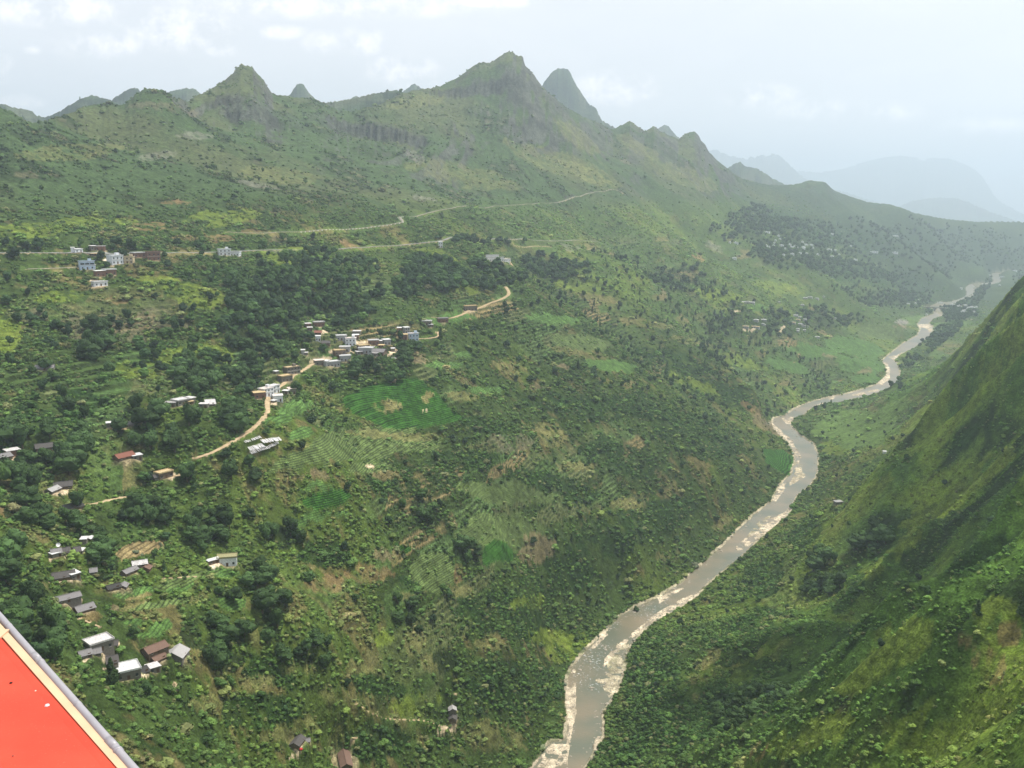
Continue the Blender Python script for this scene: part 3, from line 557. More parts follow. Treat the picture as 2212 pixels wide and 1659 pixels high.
def cellwin(x, y, rad_):
    """row / column window of the grid around a point"""
    r = math.hypot(x, y); a = math.atan2(x, y); da = rad_ / r
    i0 = max(0, np.searchsorted(AZ, a - da) - 1); i1 = min(NA, np.searchsorted(AZ, a + da) + 1)
    j0 = max(0, np.searchsorted(RV, r - rad_) - 1); j1 = min(NR, np.searchsorted(RV, r + rad_) + 1)
    return slice(j0, j1), slice(i0, i1)
ROADD = np.full(ZG.shape, 50.0)
for nm, wdt, mt_, P3 in RPTS:
    W_ = wdt / 2 + 6
    for i in range(len(P3)):
        x, y, z = P3[i]; s = cellwin(x, y, W_ + 3)
        d = np.hypot(X2[s] - x, Y2[s] - y)
        k = 1 - sstep(wdt / 2 + .8, W_, d)
        k = np.where(d < ROADD[s], k, 0)
        ZG[s] = ZG[s] * (1 - k) + z * k
        ROADD[s] = np.minimum(ROADD[s], np.maximum(0, d - wdt / 2))
# level pads under the buildings
for b in sorted(BLD, key=lambda q_: -q_['r']):
    x, y, z = b['p']; R_ = max(b['L'], b['wd']) * .55
    s = cellwin(x, y, R_ + 5); d = np.hypot(X2[s] - x, Y2[s] - y)
    k = 1 - sstep(R_ * .8, R_ + 4, d)
    if CD[s].min() < 0: continue
    ZG[s] = ZG[s] * (1 - k) + z * k
for b in BLD:
    zz_ = zat(b['p'][0], b['p'][1]); b['p'] = (b['p'][0], b['p'][1], max(b['p'][2], zz_ - .6) if abs(zz_ - b['p'][2]) < 5 else zz_)

# ------------------------------------------------------------------ land cover
def lerpc(C, col, k): return C + (np.array(col)[None, None, :] - C) * k[..., None]
n200 = fbm(X2 / 190, Y2 / 190, 4, 101); n60 = fbm(X2 / 55, Y2 / 55, 4, 102); n15 = fbm(X2 / 15, Y2 / 15, 3, 103); n6 = fbm(X2 / 5.5, Y2 / 5.5, 2, 104)
C = np.empty(ZG.shape + (3,)); C[:] = (0.052, 0.090, 0.024)
C = lerpc(C, (0.035, 0.066, 0.018), sstep(-0.05, 0.35, n60 + n15 * .5))
C = lerpc(C, (0.090, 0.140, 0.028), sstep(0.02, 0.45, n200 + n60 * .7) * .8)
C = lerpc(C, (0.165, 0.145, 0.065), sstep(0.16, 0.50, n60 * .6 + n15 * .6 + n6 * .35) * .75 * (1 - .6 * sstep(1200, 2200, R2)))
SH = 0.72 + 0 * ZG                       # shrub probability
# left mountainside: grass with scattered scrub
mtn = sstep(360, 420, Z2) * (1 - rs) * (R2 > 900)
gr = lerpc(np.full(C.shape, 0.0) + np.array((0.056, 0.094, 0.036)), (0.084, 0.106, 0.046), sstep(-0.1, 0.45, n200 + n60 * .4))
gr = lerpc(gr, (0.038, 0.064, 0.024), sstep(0.05, 0.35, n60 * .8 + n15 * .5 - n200 * .3))
gr = lerpc(gr, (0.145, 0.14, 0.085), sstep(0.36, 0.55, n15 * .6 + n60 * .6) * .7)
gr = gr * np.array((.80, .84, .86)); C = C + (gr - C) * mtn[..., None]; SH = SH * (1 - mtn) + mtn * (0.14 + 0.42 * sstep(0.0, 0.3, n60 * .8 + n15 * .4))
# right mountain
rg = lerpc(np.zeros(C.shape) + np.array((0.058, 0.122, 0.022)), (0.125, 0.195, 0.028), sstep(-0.12, 0.35, n200 * .6 + n60 * .7))
rg = lerpc(rg, (0.025, 0.050, 0.014), sstep(0.1, 0.4, -n60 * .8 + n15 * .5))
rg = lerpc(rg, (0.13, 0.13, 0.05), sstep(0.42, 0.7, n15 * .5 + n60 * .5 + n200 * .3) * .7)
C = C + (rg - C) * rs[..., None]; SH = SH * (1 - rs) + rs * (0.46 + 0.5 * sstep(-.1, .25, -n60 + n15 * .5) - .1 * sstep(700, 450, R2))
# farmed terraces: plots by position and level
farm = tmask * sstep(-0.35, -0.1, fbm(X2 / 120, Y2 / 120, 3, 131)) * (CD > 60)
wx_ = X2 + fbm(X2 / 60, Y2 / 60, 2, 140) * 25; wy_ = Y2 + fbm(X2 / 60, Y2 / 60, 2, 141) * 25
lev = np.floor(q / 3.0); pid = hash2(np.floor(wx_ / 55 + wy_ / 300 + lev * 0.37), lev, 5); pid2 = hash2(np.floor(wx_ / 55 + wy_ / 300 + lev * 0.37), lev, 6)
pal = np.array([(0.075, 0.125, 0.045), (0.060, 0.115, 0.035), (0.105, 0.130, 0.055), (0.085, 0.150, 0.055), (0.20, 0.165, 0.085), (0.095, 0.115, 0.050), (0.050, 0.088, 0.026), (0.050, 0.088, 0.026)])
pc = pal[(pid * 7.99).astype(int)]
fk = farm * (pid2 > 0.28) * .9
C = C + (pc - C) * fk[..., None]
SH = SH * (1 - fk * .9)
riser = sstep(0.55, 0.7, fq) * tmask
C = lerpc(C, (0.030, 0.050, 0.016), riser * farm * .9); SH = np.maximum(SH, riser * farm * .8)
# steep ground shows rock on the karst towers
dzr = np.gradient(ZG, axis=0) / np.gradient(R2, axis=0); dza = np.gradient(ZG, axis=1) / (R2 * (AZ[1] - AZ[0]))
slope = np.hypot(dzr, dza)
rock = sstep(0.85, 1.35, slope + n15 * .35 + n60 * .2) * (R2 > 1500) * (Z2 > 410)
streak = fbm(X2 / 30 + Y2 / 60, ZG / 14 + Y2 / 45, 4, 501); rock = np.maximum(rock, sstep(.55, .8, slope + streak * .3) * sstep(.05, .35, fbm(X2 / 160, Y2 / 160, 3, 502)) * (R2 > 1700) * (Z2 > 440) * .8)
C = lerpc(C, (0.085, 0.095, 0.088), rock * .8); C = C * (1 - (rock * .45 * sstep(-.1, .35, streak))[..., None]); SH *= 1 - rock * .6
ROW = np.zeros(ZG.shape)                 # planted rows
NOTREE = np.zeros(ZG.shape, bool)
KIND = dict(paddy=((0.027, 0.084, 0.013), 0, 1), crop=((0.066, 0.132, 0.036), .02, .6), corn=((0.080, 0.122, 0.042), .12, .8), straw=((0.21, 0.175, 0.09), .05, .6), strawg=((0.155, 0.155, 0.065), .2, .3), soil=((0.185, 0.145, 0.095), .03, .3),
            yg=((0.110, 0.160, 0.026), .25, 0), red=((0.20, 0.130, 0.072), .08, 0), rock=((0.20, 0.20, 0.18), .1, 0), cliff=((0.046, 0.058, 0.048), .5, 0), wood=((0.022, 0.040, 0.014), .9, 0), dark=((0.026, 0.062, 0.016), 1, 0),
            yard=((0.42, 0.36, 0.26), 0, 0), concrete=((0.62, 0.56, 0.47), 0, 0), burnt=((0.12, 0.115, 0.075), .35, 0), meadow=((0.080, 0.138, 0.036), .12, 0), grass=((0.10, 0.14, 0.04), .3, 0), pale=((0.135, 0.150, 0.058), .2, 0))
def paint(kind, pts, k=1.0, soft=None):
    W_ = [hit(u, v) for u, v in pts]; wp = [(a, b) for a, b, c, d in W_]
    xs = [p[0] for p in wp]; ys = [p[1] for p in wp]; cx, cy = (min(xs) + max(xs)) / 2, (min(ys) + max(ys)) / 2
    R_ = max(max(xs) - min(xs), max(ys) - min(ys)) / 2 + 12
    s = cellwin(cx, cy, min(R_ * 1.3, 2500)); r = math.hypot(cx, cy)
    j = .75 * r / 500 * (0.4 if kind in ('paddy', 'yard', 'concrete') else 1)
    px = X2[s] + n15[s] * 2.0 * j + n6[s] * j; py = Y2[s] + n60[s] * 3.5 * j - n6[s] * 1.5 * j
    ins = in_poly(px, py, wp).astype(float) * k
    if kind in ('wood', 'dark', 'grass', 'yg', 'pale', 'burnt', 'rock', 'red', 'strawg', 'cliff'): ins = ins * sstep(-.35, .05, n15[s] * .8 + n6[s] * .5 + .12)
    c, sh, rw = KIND[kind]
    ins = ins * (CD[s] > 1)
    v = 1 + 0.18 * n15[s][..., None] + .15 * n6[s][..., None]
    C[s] = C[s] + (np.array(c) * v - C[s]) * ins[..., None]
    SH[s] = SH[s] + (sh - SH[s]) * ins
    if rw: ROW[s] = np.maximum(ROW[s] * (1 - ins), ins * rw)
    else: ROW[s] = ROW[s] * (1 - ins)
    if kind in ('paddy', 'crop', 'yard', 'concrete', 'corn', 'soil', 'straw', 'rock'): NOTREE[s] |= ins > .5
def ell(kind, u, v, ru, rv, rot=0, k=1.0):
    n_ = 16; c, s_ = math.cos(rad(rot)), math.sin(rad(rot)); pts = []
    for i in range(n_):
        t = i * 2 * math.pi / n_; f = random.uniform(.82, 1.15)
        a, b_ = ru * math.cos(t) * f, rv * math.sin(t) * f
        pts.append((u + a * c - b_ * s_, v + a * s_ + b_ * c))
    paint(kind, pts, k)
# broad vegetation first, fields after, rock and yards last  (pixel ellipses: u, v, ru, rv, tilt)
for e in [(900,1040,120,30,0),(1000,1000,80,22,0),(1180,1050,120,35,10),(1350,1150,160,55,-20),(1100,1330,120,55,10),(1120,1480,110,60,0),(950,1130,60,25,0),(1500,940,110,45,20),(1250,880,120,28,10),(1450,780,90,25,15),(1200,1250,90,40,0),(700,1200,60,30,0),(600,1450,70,40,10),(800,1600,90,40,0),(1000,1600,60,30,0),(560,1540,90,40,0),(900,1250,40,20,0),
          (1400,1450,70,80,40),(1450,1560,110,60,20),(1600,1380,90,40,-40),(1650,1250,60,40,-45),(1350,1620,60,40,0),(1600,1480,110,40,-30),(1740,1150,40,25,-45),(820,1480,60,25,10),(1560,850,80,25,20),(1400,880,80,30,15),(1330,990,90,35,15),(1050,920,60,20,10),(450,590,60,20,0),(520,600,60,25,0),(350,760,50,25,0),(480,700,50,20,0),(100,900,90,40,0),(170,870,60,30,0),(1850,1380,70,26,-35),(1950,1150,90,26,-40),(2100,940,80,18,-30),(2120,1200,80,30,-35),(1720,1500,100,28,-30),(1830,1270,60,30,-50)]:  # dark scrub; the tilted last ones also paint the right slope's shadow bands
    ell('dark', *e, k=.85)
for e in [(430,640,70,25,10),(340,610,60,18,5),(600,580,28,45,-30),(20,720,30,50,0),(430,770,90,30,-5),(130,640,60,12,-5),(300,800,60,20,0),(60,500,80,18,0),(200,480,100,14,0),(480,470,90,20,-5),(640,560,40,30,30),(1230,1400,55,28,-20),(1183,1376,40,20,0),(900,1523,60,26,-10),(1140,1300,40,16,-10),(830,1380,30,12,0),(1500,830,60,12,20),(950,560,60,22,20),(1000,620,40,16,10),(1830,962,60,22,-5),(2050,1080,120,30,-30),(1900,1420,150,50,-30),(2050,1560,150,60,-25),(1750,1590,100,40,-20),(2150,1350,60,60,0),(2100,820,90,22,-35),(2180,700,30,40,-45),(1930,1200,90,20,-40),(1600,780,60,14,20),(1680,620,60,14,10),(1880,1060,60,16,-35),(2150,1000,70,20,-30),(1250,620,50,14,10),(1560,640,60,14,10)]:
    ell('yg', *e, k=.8)
for e in [(1200,350,120,25,20),(1280,380,70,18,25),(1250,300,60,18,35),(1000,380,120,25,10),(150,330,120,18,-4),(600,380,90,18,6),(1480,380,80,20,20),(1650,420,70,14,20),(900,220,70,12,-10),(1380,320,60,14,30),(1700,560,60,8,10)]:
    ell('pale', *e, k=.45)
for e in [(230,712,95,34,5),(350,690,60,24,10),(60,680,50,14,0),(240,215,60,9,-5),(350,235,80,10,5),(620,520,50,8,0),(1100,960,60,20,0)]:
    ell('burnt', *e, k=.6)
for e in [(330,490,60,10,3),(440,516,80,8,2),(760,525,22,9,5),(380,437,30,5,0),(250,650,30,8,0),(190,600,30,8,10),(545,500,25,6,0),(195,1332,24,13,0),(1625,882,28,9,32),(985,1235,22,30,20),(800,1240,50,20,0),(700,1260,50,18,0),(20,1105,35,12,0),(70,1080,20,8,0),(1510,560,16,7,30),(430,985,26,9,-25),(2180,1370,30,30,0),(2140,1440,40,36,20),(2090,1390,26,14,40),(1640,1620,30,14,-50)]:
    ell('red', *e, k=.55)
for e in [(896,1390,26,32,10),(916,1436,38,16,5),(1047,1600,95,34,5),(560,1480,40,20,0),(500,1440,30,14,0),(640,1440,40,16,5),(720,1500,60,14,0),(450,1520,40,26,0),(600,1590,45,20,0),(700,1560,50,24,10),(560,1370,26,36,10),(530,1300,20,20,0),(455,1283,26,12,-10),(400,1300,40,10,-10),(300,1310,40,8,-10),(880,1300,30,12,0),(1000,1280,30,14,0),(1060,1390,34,22,0),(780,1440,34,18,0),(1190,925,40,14,10),(1250,760,60,12,10),(700,960,60,14,-10),(1000,860,40,12,0),(820,950,60,8,0),(1100,790,40,10,10),(1280,640,50,8,8),(1400,700,60,8,12),(1500,740,50,8,12),(1350,1090,40,16,0),(1450,1200,40,14,-10),(1560,1130,26,14,-30),(1250,1010,50,10,0),(1530,1420,40,16,-30)]:
    ell('strawg', *e, k=.6)
# woods
WOODS = [
 (260,900,300,150,0,24,8,0,'scattered dark tree on the farmland between the left farmsteads','scattered trees of the left farmland'),(560,1250,330,190,0,27,6.5,0,'small scattered tree on the rough slope below the dirt road','scattered trees of the rough lower slope'),
 (1100,950,420,190,8,30,6,0,'small scattered tree among the terraces of the middle slope','scattered trees of the middle terraces'),(1300,1330,300,150,-15,30,5,0,'small bushy tree on the green slope above the river','scattered trees above the left bank'),(700,1530,380,110,0,26,5,0,'small tree on the dry slope at the bottom of the view','scattered trees of the bottom slope'),(350,690,380,120,0,26,7,0,'small dark tree on the pasture under the upper road','scattered trees of the upper pasture'),
 (1950,1150,260,200,-40,40,5,0,'bushy tree on the steep right-hand slope','scattered trees of the right slope'),(1400,750,300,90,12,28,8,1,'',''),  # u, v, ru, rv, rot, spacing m, height m, kind, label, group
 (620,640,115,48,0,8.5,10,0,'dark broadleaf tree in the dense wood above the village','trees of the wood above the village'),
 (560,725,75,55,10,9,10,0,'dark broadleaf tree in the wood left of the village','trees of the wood left of the village'),
 (735,650,70,40,10,8.5,10,0,'round dark tree in the wood directly behind the village roofs','trees directly behind the village'),
 (820,795,62,30,0,8,13,0,'tall rounded tree in the great clump below the village','trees of the great clump below the village'),
 (865,755,34,28,0,9,11,0,'dark tree among the houses at the right of the village','trees at the right of the village'),
 (930,605,62,34,-5,8.5,11,0,'dark tree in the round copse under the upper road','trees of the copse under the upper road'),
 (1065,600,50,26,0,9,11,0,'dark tree beside the top of the winding hillside track','trees by the top of the winding track'),
 (1200,580,60,18,5,9,11,0,'dark tree in the strip right of the hillside compound','trees right of the hillside compound'),
 (60,1000,95,50,0,8,13,0,'large dark tree in the big wood at the left edge','trees of the big wood at the left edge'),
 (120,970,60,42,0,8,13,0,'large dark tree in the big wood at the left edge','trees of the big wood at the left edge'),
 (60,1110,50,26,0,9,10,0,'dark tree on the slope below the big left wood','trees below the big left wood'),
 (50,1385,78,60,20,7.5,11,0,'dark tree in the wood right behind the grey drainpipe','trees right behind the drainpipe'),
 (30,1250,45,50,0,8,11,0,'dark tree at the left edge above the drainpipe','trees above the drainpipe'),
 (225,1215,38,46,0,8,12,0,'tall dark tree in the clump between the left farmsteads','trees between the left farmsteads'),
 (200,1140,70,22,-5,8,10,0,'dark tree behind the row with the satellite dish','trees behind the row with the dish'),
 (300,925,55,38,0,8.5,12,0,'round dark tree above the red-brown farmhouse','trees above the red-brown farmhouse'),
 (400,950,55,34,0,8.5,12,0,'dark tree in the clump left of the dirt road','trees left of the dirt road'),
 (420,815,36,34,0,9,12,0,'tall dark tree above the bright slab farmhouse','trees above the bright slab farmhouse'),
 (215,745,24,30,0,8,12,0,'dark tree of the small clump on the upper left pasture','trees of the upper left pasture clump'),
 (545,835,30,30,0,8,12,0,'dark tree left of the dirt road row of houses','trees left of the dirt road row'),
 (505,915,24,26,0,8,13,0,'dark tree overhanging the middle of the dirt road','trees overhanging the dirt road'),
 (400,1035,24,30,0,7,11,0,'dark tree right of the bright tan-roofed house','trees right of the tan-roofed house'),
 (450,1150,50,28,0,8,10,0,'dark tree above the mossy flat-roofed house','trees above the mossy flat-roofed house'),
 (330,1115,50,18,-5,8,10,0,'dark tree in the belt under the short dirt track','trees under the short dirt track'),
 (540,1255,24,30,0,8,10,0,'dark tree in the hollow right of the mossy flat-roofed house','trees in the hollow'),
 (440,1370,48,40,20,7.5,11,0,'dark tree in the grove right of the farmstead cluster','trees of the grove right of the farmsteads'),
 (500,1410,40,40,20,7.5,11,0,'dark tree in the grove right of the farmstead cluster','trees of the grove right of the farmsteads'),
 (590,1345,26,42,0,8,11,0,'dark tree in the upright grove near the bottom centre-left','trees of the upright grove'),
 (675,1415,48,30,-10,7,9,0,'dark tree in the dense round thicket at the lower centre','trees of the round thicket'),
 (610,1165,38,24,0,8,10,0,'dark tree below the terraced cabbage plots','trees below the cabbage plots'),
 (1012,1190,14,26,0,6,12,0,'tall dark tree standing left of the small bright paddy','trees left of the small paddy'),
 (880,1325,22,26,0,8,9,0,'dark tree in the middle of the dry slope','trees of the dry slope'),
 (965,1435,34,22,10,8,9,0,'dark bushy tree above the lone cottage','trees above the lone cottage'),
 (920,1110,40,34,0,9,9,0,'dark tree in the thicket beside the terraced corn','trees beside the terraced corn'),
 (100,700,50,40,0,14,8,0,'small dark tree scattered on the upper left pasture','scattered pasture trees'),
 (420,700,60,40,0,13,8,0,'small dark tree scattered below the yellow meadow','scattered meadow trees'),
 (700,575,90,24,0,12,9,0,'dark tree on the slope under the upper road','trees on the slope under the upper road'),
 (640,526,60,9,0,10,9,0,'tree between the two upper roads','trees between the two upper roads'),
 (1020,525,110,7,0,11,10,0,'tree lining the far part of the upper road','trees lining the far upper road'),
 (30,545,40,14,0,10,9,0,'tree by the upper road at the left edge','roadside trees at the left edge'),
 (220,545,60,14,0,9,9,0,'tree around the upper left roadside houses','trees around the roadside houses'),
 (1460,600,60,22,0,10,11,0,'',''),(1600,700,60,36,10,10,11,1,'',''),(1560,740,40,40,0,11,12,1,'',''),(1790,690,60,20,0,9,11,0,'',''),(1690,700,44,22,20,9,11,0,'',''),(1950,650,60,14,-5,9,11,0,'',''),(1870,640,60,16,5,11,11,1,'',''),
 (1700,520,120,34,10,9,11,0,'',''),(1650,475,60,20,10,9,11,0,'',''),(1760,570,130,20,10,9.5,11,0,'',''),(2000,530,230,44,3,9,11,0,'',''),(1900,590,120,20,5,11,11,0,'',''),(1500,620,70,12,10,12,11,1,'',''),
 (2060,675,45,10,0,8,12,0,'',''),(2010,745,70,14,-38,9,11,0,'',''),(2090,660,60,14,-48,9,11,0,'',''),(1950,640,40,10,0,9,11,0,'',''),(1940,830,20,8,0,8,10,0,'',''),
 (1775,1250,40,34,-45,8,12,0,'dark tree in the lower clump on the right-hand slope','trees of the lower clump on the right slope'),(1865,1180,50,24,-40,8,12,0,'dark tree in the upper clump on the right-hand slope','trees of the upper clump on the right slope'),
 (1600,1540,80,26,-25,7,8,0,'dark bushy tree low on the right-hand slope','bushy trees low on the right slope'),
 (840,207,70,7,-14,14,11,0,'',''),(190,222,60,8,-20,22,14,1,'',''),(370,196,20,5,0,26,13,1,'',''),(40,240,50,5,0,26,14,1,'',''),(700,220,60,6,0,20,12,1,'',''),(1300,820,200,60,15,30,7,0,'',''),(1400,640,200,50,15,28,9,1,'',''),(700,860,300,50,10,40,6,0,'',''),(560,420,200,60,0,60,6,0,'',''),(1640,800,120,60,20,26,9,1,'',''),
]
for w_ in WOODS[:-10]:
    if w_[5] < 11: ell('wood', w_[0], w_[1], w_[2] * .95, w_[3] * .95, w_[4], k=.9 if w_[0] < 1400 else .6)
for e in [(2000,520,250,48,3),(1800,500,110,24,12),(1700,470,60,20,20),(2130,560,80,20,0),(1900,600,140,22,8)]: ell('dark', *e, k=.8)
# fields
Pp = lambda kind, *pts: paint(kind, list(pts))
for e in [('corn',780,960,120,38,-8),('corn',900,962,60,18,0),('corn',1094,1067,110,24,5),('corn',1080,1150,95,38,0),('corn',931,1233,55,42,20),('corn',640,990,60,16,-20),('corn',820,850,60,10,-6),('corn',800,1010,50,14,0),
          ('meadow',1850,925,88,46,-5),('meadow',1930,880,40,14,-20),('meadow',2070,590,60,10,-8),('meadow',2000,640,50,8,-8),('meadow',2060,700,40,9,-5),('meadow',1980,690,30,10,-10),
          ('crop',650,935,28,13,-10),('crop',640,880,46,15,-16),('crop',600,905,30,10,-10),('crop',690,1053,38,9,-6),('crop',665,1122,48,9,-14),('crop',640,1150,20,8,0),('crop',720,1112,40,6,-12),('crop',498,1302,36,18,5),('crop',300,1277,52,8,-12),('crop',390,1270,40,9,-12),('crop',350,1352,30,12,-5),('crop',290,1345,24,9,-5),('crop',310,1375,40,8,-8),('crop',470,1238,46,10,0),('crop',120,1010,10,4,0),('crop',130,972,60,9,-3),('corn',400,1252,70,12,-14),('corn',350,1305,60,10,-12),('crop',1050,842,40,8,0),('crop',960,790,40,9,0),('crop',970,690,60,10,-4),('crop',1200,690,60,10,5),('corn',1250,740,70,16,8),('crop',1000,768,20,6,0),('crop',1320,790,60,12,8),
          ('crop',1760,760,60,14,10),('crop',1850,750,70,22,12),('corn',1900,715,60,16,5),('crop',1700,790,50,12,15),('crop',1860,790,60,18,5),('soil',1865,800,18,7,-10),('soil',1790,770,20,5,10),('crop',1640,665,24,8,0),('crop',1880,820,40,10,0),
          ('soil',905,776,20,12,0),('soil',690,1020,20,14,10),('soil',826,1198,21,13,0),('straw',832,1026,32,12,-4),('strawg',830,880,44,13,0),('strawg',1192,940,36,24,25),('soil',1158,1190,44,26,-25),('soil',1655,918,38,13,32),('straw',303,1290,28,5,-14),('soil',246,1312,14,8,0),('strawg',900,945,70,10,0),('strawg',800,935,60,8,5),('straw',640,1030,24,6,-20),
          ('straw',1360,830,20,6,0),('soil',1155,832,14,5,0),('soil',1215,790,14,5,0),('soil',1950,706,10,4,0),('soil',2005,660,10,3,0),('rock',1948,696,16,5,0),('soil',1945,707,12,4,0),('straw',550,975,20,8,0),('soil',560,1015,16,6,-10)]:
    ell(*e, k=.62 if e[0] in ('soil', 'straw', 'strawg') else 1)
Pp('straw', (245,1195),(300,1168),(365,1165),(340,1190),(300,1205),(262,1210))
Pp('paddy', (735,872),(745,852),(800,833),(850,826),(905,820),(945,850),(972,885),(1005,905),(975,918),(900,925),(840,925),(795,910),(760,890))
ell('strawg', 832, 879, 38, 13, 0); ell('strawg', 925, 862, 10, 14, 30)
Pp('paddy', (648,1078),(700,1062),(745,1055),(762,1072),(735,1094),(690,1103),(660,1095))
Pp('paddy', (1040,1190),(1108,1188),(1112,1224),(1045,1223))
Pp('paddy', (848,1170),(890,1176),(886,1190),(858,1187))
Pp('paddy', (1648,970),(1690,970),(1714,985),(1718,1008),(1702,1030),(1680,1015),(1655,1000))
# rock
for e in [(340,338,44,9,-8),(420,295,40,8,0),(560,400,50,6,10),(920,432,30,6,10),(900,340,20,12,30),(1235,536,24,6,10),(1660,915,10,4,0),(1540,530,22,7,30),(600,545,26,3,0),(1890,455,8,3,0)]: ell('rock', *e, k=.4)
for e in [(820,288,110,20,8),(1040,172,110,24,-10),(530,178,46,30,10),(600,252,70,16,25),(700,262,50,12,20),(1215,215,40,40,20),(1500,310,26,20,0)]: ell('cliff', *e, k=.4)
# yards
for e in [(253,1391,6,5,0),(225,1420,4,12,10),(186,1428,10,4,-30),(237,1444,14,2.5,-5),(290,1463,32,4.5,-12),(362,1404,12,5,-30),(397,1415,2.5,15,12),(378,1487,8,4,0),(237,1460,3,13,5),(134,1255,26,3,-4),(110,1205,5,9,10),(145,1202,10,2.5,-8),(300,1228,6,3,-10),(140,1302,10,4,0),(170,1298,9,3,-20),(978,1568,12,6,-50),(955,1576,14,6,-40),(645,1618,11,7,-50),(640,1632,18,4,-20),(757,1640,3,14,0),(135,1063,26,4,-8),(370,1030,12,6,-20),(590,870,8,6,-20),(560,858,10,3,-30),(625,840,10,4,-30),(470,1215,6,10,0),(690,778,24,5,-8),(735,760,30,5,0),(790,757,24,4,0),(790,742,30,5,0),(850,762,14,5,-30),(700,718,10,4,0),(28,990,12,5,-30),(130,556,0.1,0.1,0),(240,571,16,2.5,-4),(215,618,16,3,-6),(205,605,10,6,0),(1010,672,10,3,-10),(1690,712,10,4,-30),(1618,712,14,3,0),(1590,672,10,2,0),(800,1008,10,4,0),(850,818,4,10,10),(920,889,8,1.5,0)]: ell('yard', *e)
for e in [(463,1221,12,6,-12),(470,1214,14,6,-12),(1075,560,24,3,-5),(235,560,16,3,-5)]: ell('concrete', *e)
# river bed: gravel and sand
GR = np.zeros(ZG.shape)
def gravel(pts, k=1, lift=.5):
    wp, a_, r_ = river_xy(pts); xs, ys = wp.T; cx, cy = (xs.min() + xs.max()) / 2, (ys.min() + ys.max()) / 2
    s = cellwin(cx, cy, max(np.ptp(xs), np.ptp(ys)) / 2 + 15)
    px = X2[s] + n6[s] * 1.2 + n15[s] * 1.6; py = Y2[s] + n6[s] * 2 + n15[s] * 3
    ins = in_poly(px, py, [tuple(p) for p in wp])
    ZG[s] = np.where(ins & (CD[s] < 8), np.maximum(ZG[s], zr[s] + lift * (0.35 + np.clip(n6[s] + n15[s], -.6, 1))), ZG[s]); GR[s] = np.maximum(GR[s], ins * k)
G5 = lambda l: [(948.8 + x * .337, 1103.3 + y * .337) for x, y in l]; G4 = lambda l: [(1466.6 + x * .337, 610 + y * .337) for x, y in l]
gravel(G5([(560,1700),(590,1640),(720,1490),(815,1500),(830,1380),(815,1200),(820,1080),(870,990),(880,1060),(880,1160),(880,1300),(855,1420),(830,1560),(820,1700)]), 1, 1)
gravel(G5([(1660,525),(1560,560),(1400,650),(1340,700),(1180,830),(1100,900),(1060,950),(1050,1010),(1080,980),(1140,900),(1220,830),(1320,760),(1420,690),(1560,620),(1670,545)]), 1, 1)
gravel(G5([(1140,850),(1080,980),(1060,1040),(1160,1080),(1190,950),(1220,850)]), .6, .6)
gravel(G5([(1000,1080),(1060,1040),(1160,1060),(1160,1140),(1090,1210),(1060,1160)]), .8, .25)
gravel(G5([(2212,10),(2100,60),(2040,130),(1940,190),(1900,220),(1910,270),(1980,230),(2060,160),(2130,100),(2212,50)]), 1, .8)
gravel(G5([(1060,770),(1020,830),(930,910),(910,930),(1000,880),(1090,790)]), 1, .8); gravel(G5([(1400,560),(1560,480),(1570,500),(1420,590)]), 1, .6)
gravel(G5([(1000,1560),(1035,1440),(1010,1440),(975,1530)]), 1, .6)
gravel(G4([(655,870),(740,860),(720,910),(690,915)]), 1, .8); gravel(G4([(600,900),(640,930),(720,1000),(750,1060),(790,1120),(760,1170),(750,1120),(740,1080),(690,1020),(620,950)]), 1, .7)
gravel(G4([(750,1150),(800,1170),(790,1200),(820,1240),(790,1260),(740,1290),(700,1310),(740,1220)]), .8, .35)
gravel(G4([(650,1300),(690,1280),(680,1330),(620,1410),(600,1400)]), 1, .6); gravel(G4([(540,1640),(560,1560),(640,1500),(710,1440),(715,1460),(680,1510),(560,1610)]), 1, .7)
gravel(G4([(420,1649),(480,1560),(560,1500),(600,1490),(540,1560),(470,1649)]), .7, .3)
gravel(G4([(950,740),(1000,725),(1010,735),(960,765)]), 1, .6); gravel(G4([(860,790),(940,765),(940,775),(880,795)]), 1, .6)
gravel(G4([(1100,720),(1200,700),(1270,680),(1290,690),(1240,715),(1130,730)]), 1, .7); gravel(G4([(1310,510),(1340,520),(1360,570),(1350,620),(1300,660),(1270,650),(1330,600),(1330,540)]), 1, .7)
gravel(G4([(1340,480),(1395,465),(1440,440),(1420,465),(1380,500)]), 1, .6); gravel(G4([(1530,270),(1600,265),(1635,295),(1610,320),(1570,290),(1540,300)]), 1, .6)
gravel([(2100,613),(2118,609),(2125,616),(2112,622),(2106,632),(2101,628),(2104,618)], 1, .6); gravel([(2088,640),(2103,632),(2100,643),(2085,648),(2069,653)], 1, .5)
gravel([(2006,662),(2013,668),(2020,675),(2032,681),(2036,679),(2028,670),(2020,664)], .9, .4); gravel([(2022,684),(2036,680),(2037,683),(2020,690),(2012,700)], 1, .5); gravel([(2140,590),(2200,585),(2200,589),(2160,590)], 1, .5)
edge = (CD > -6.0) & (CD < 3.0)
GR = np.maximum(GR, sstep(-.45, -.05, n15 * .6 + n60 * .5 + .1) * edge * .75)
gk = GR * (CD < 6) * (ZG < zr + 3.5)
gcol = np.array((0.40, 0.36, 0.285)) * (1 + .35 * n6[..., None] + .2 * n15[..., None])
C = C + (gcol - C) * np.clip(gk, 0, 1)[..., None]; SH *= 1 - gk
bed = (CD < 0) & (GR < .3)
C[bed] = (0.16, 0.14, 0.10)
SH[CD < 2] = 0
rk = ROADD < .3
C[rk] = (0.33, 0.27, 0.18); SH[(ROADD < 1.2) | ((ROADD < 5) & (R2 > 950))] = 0
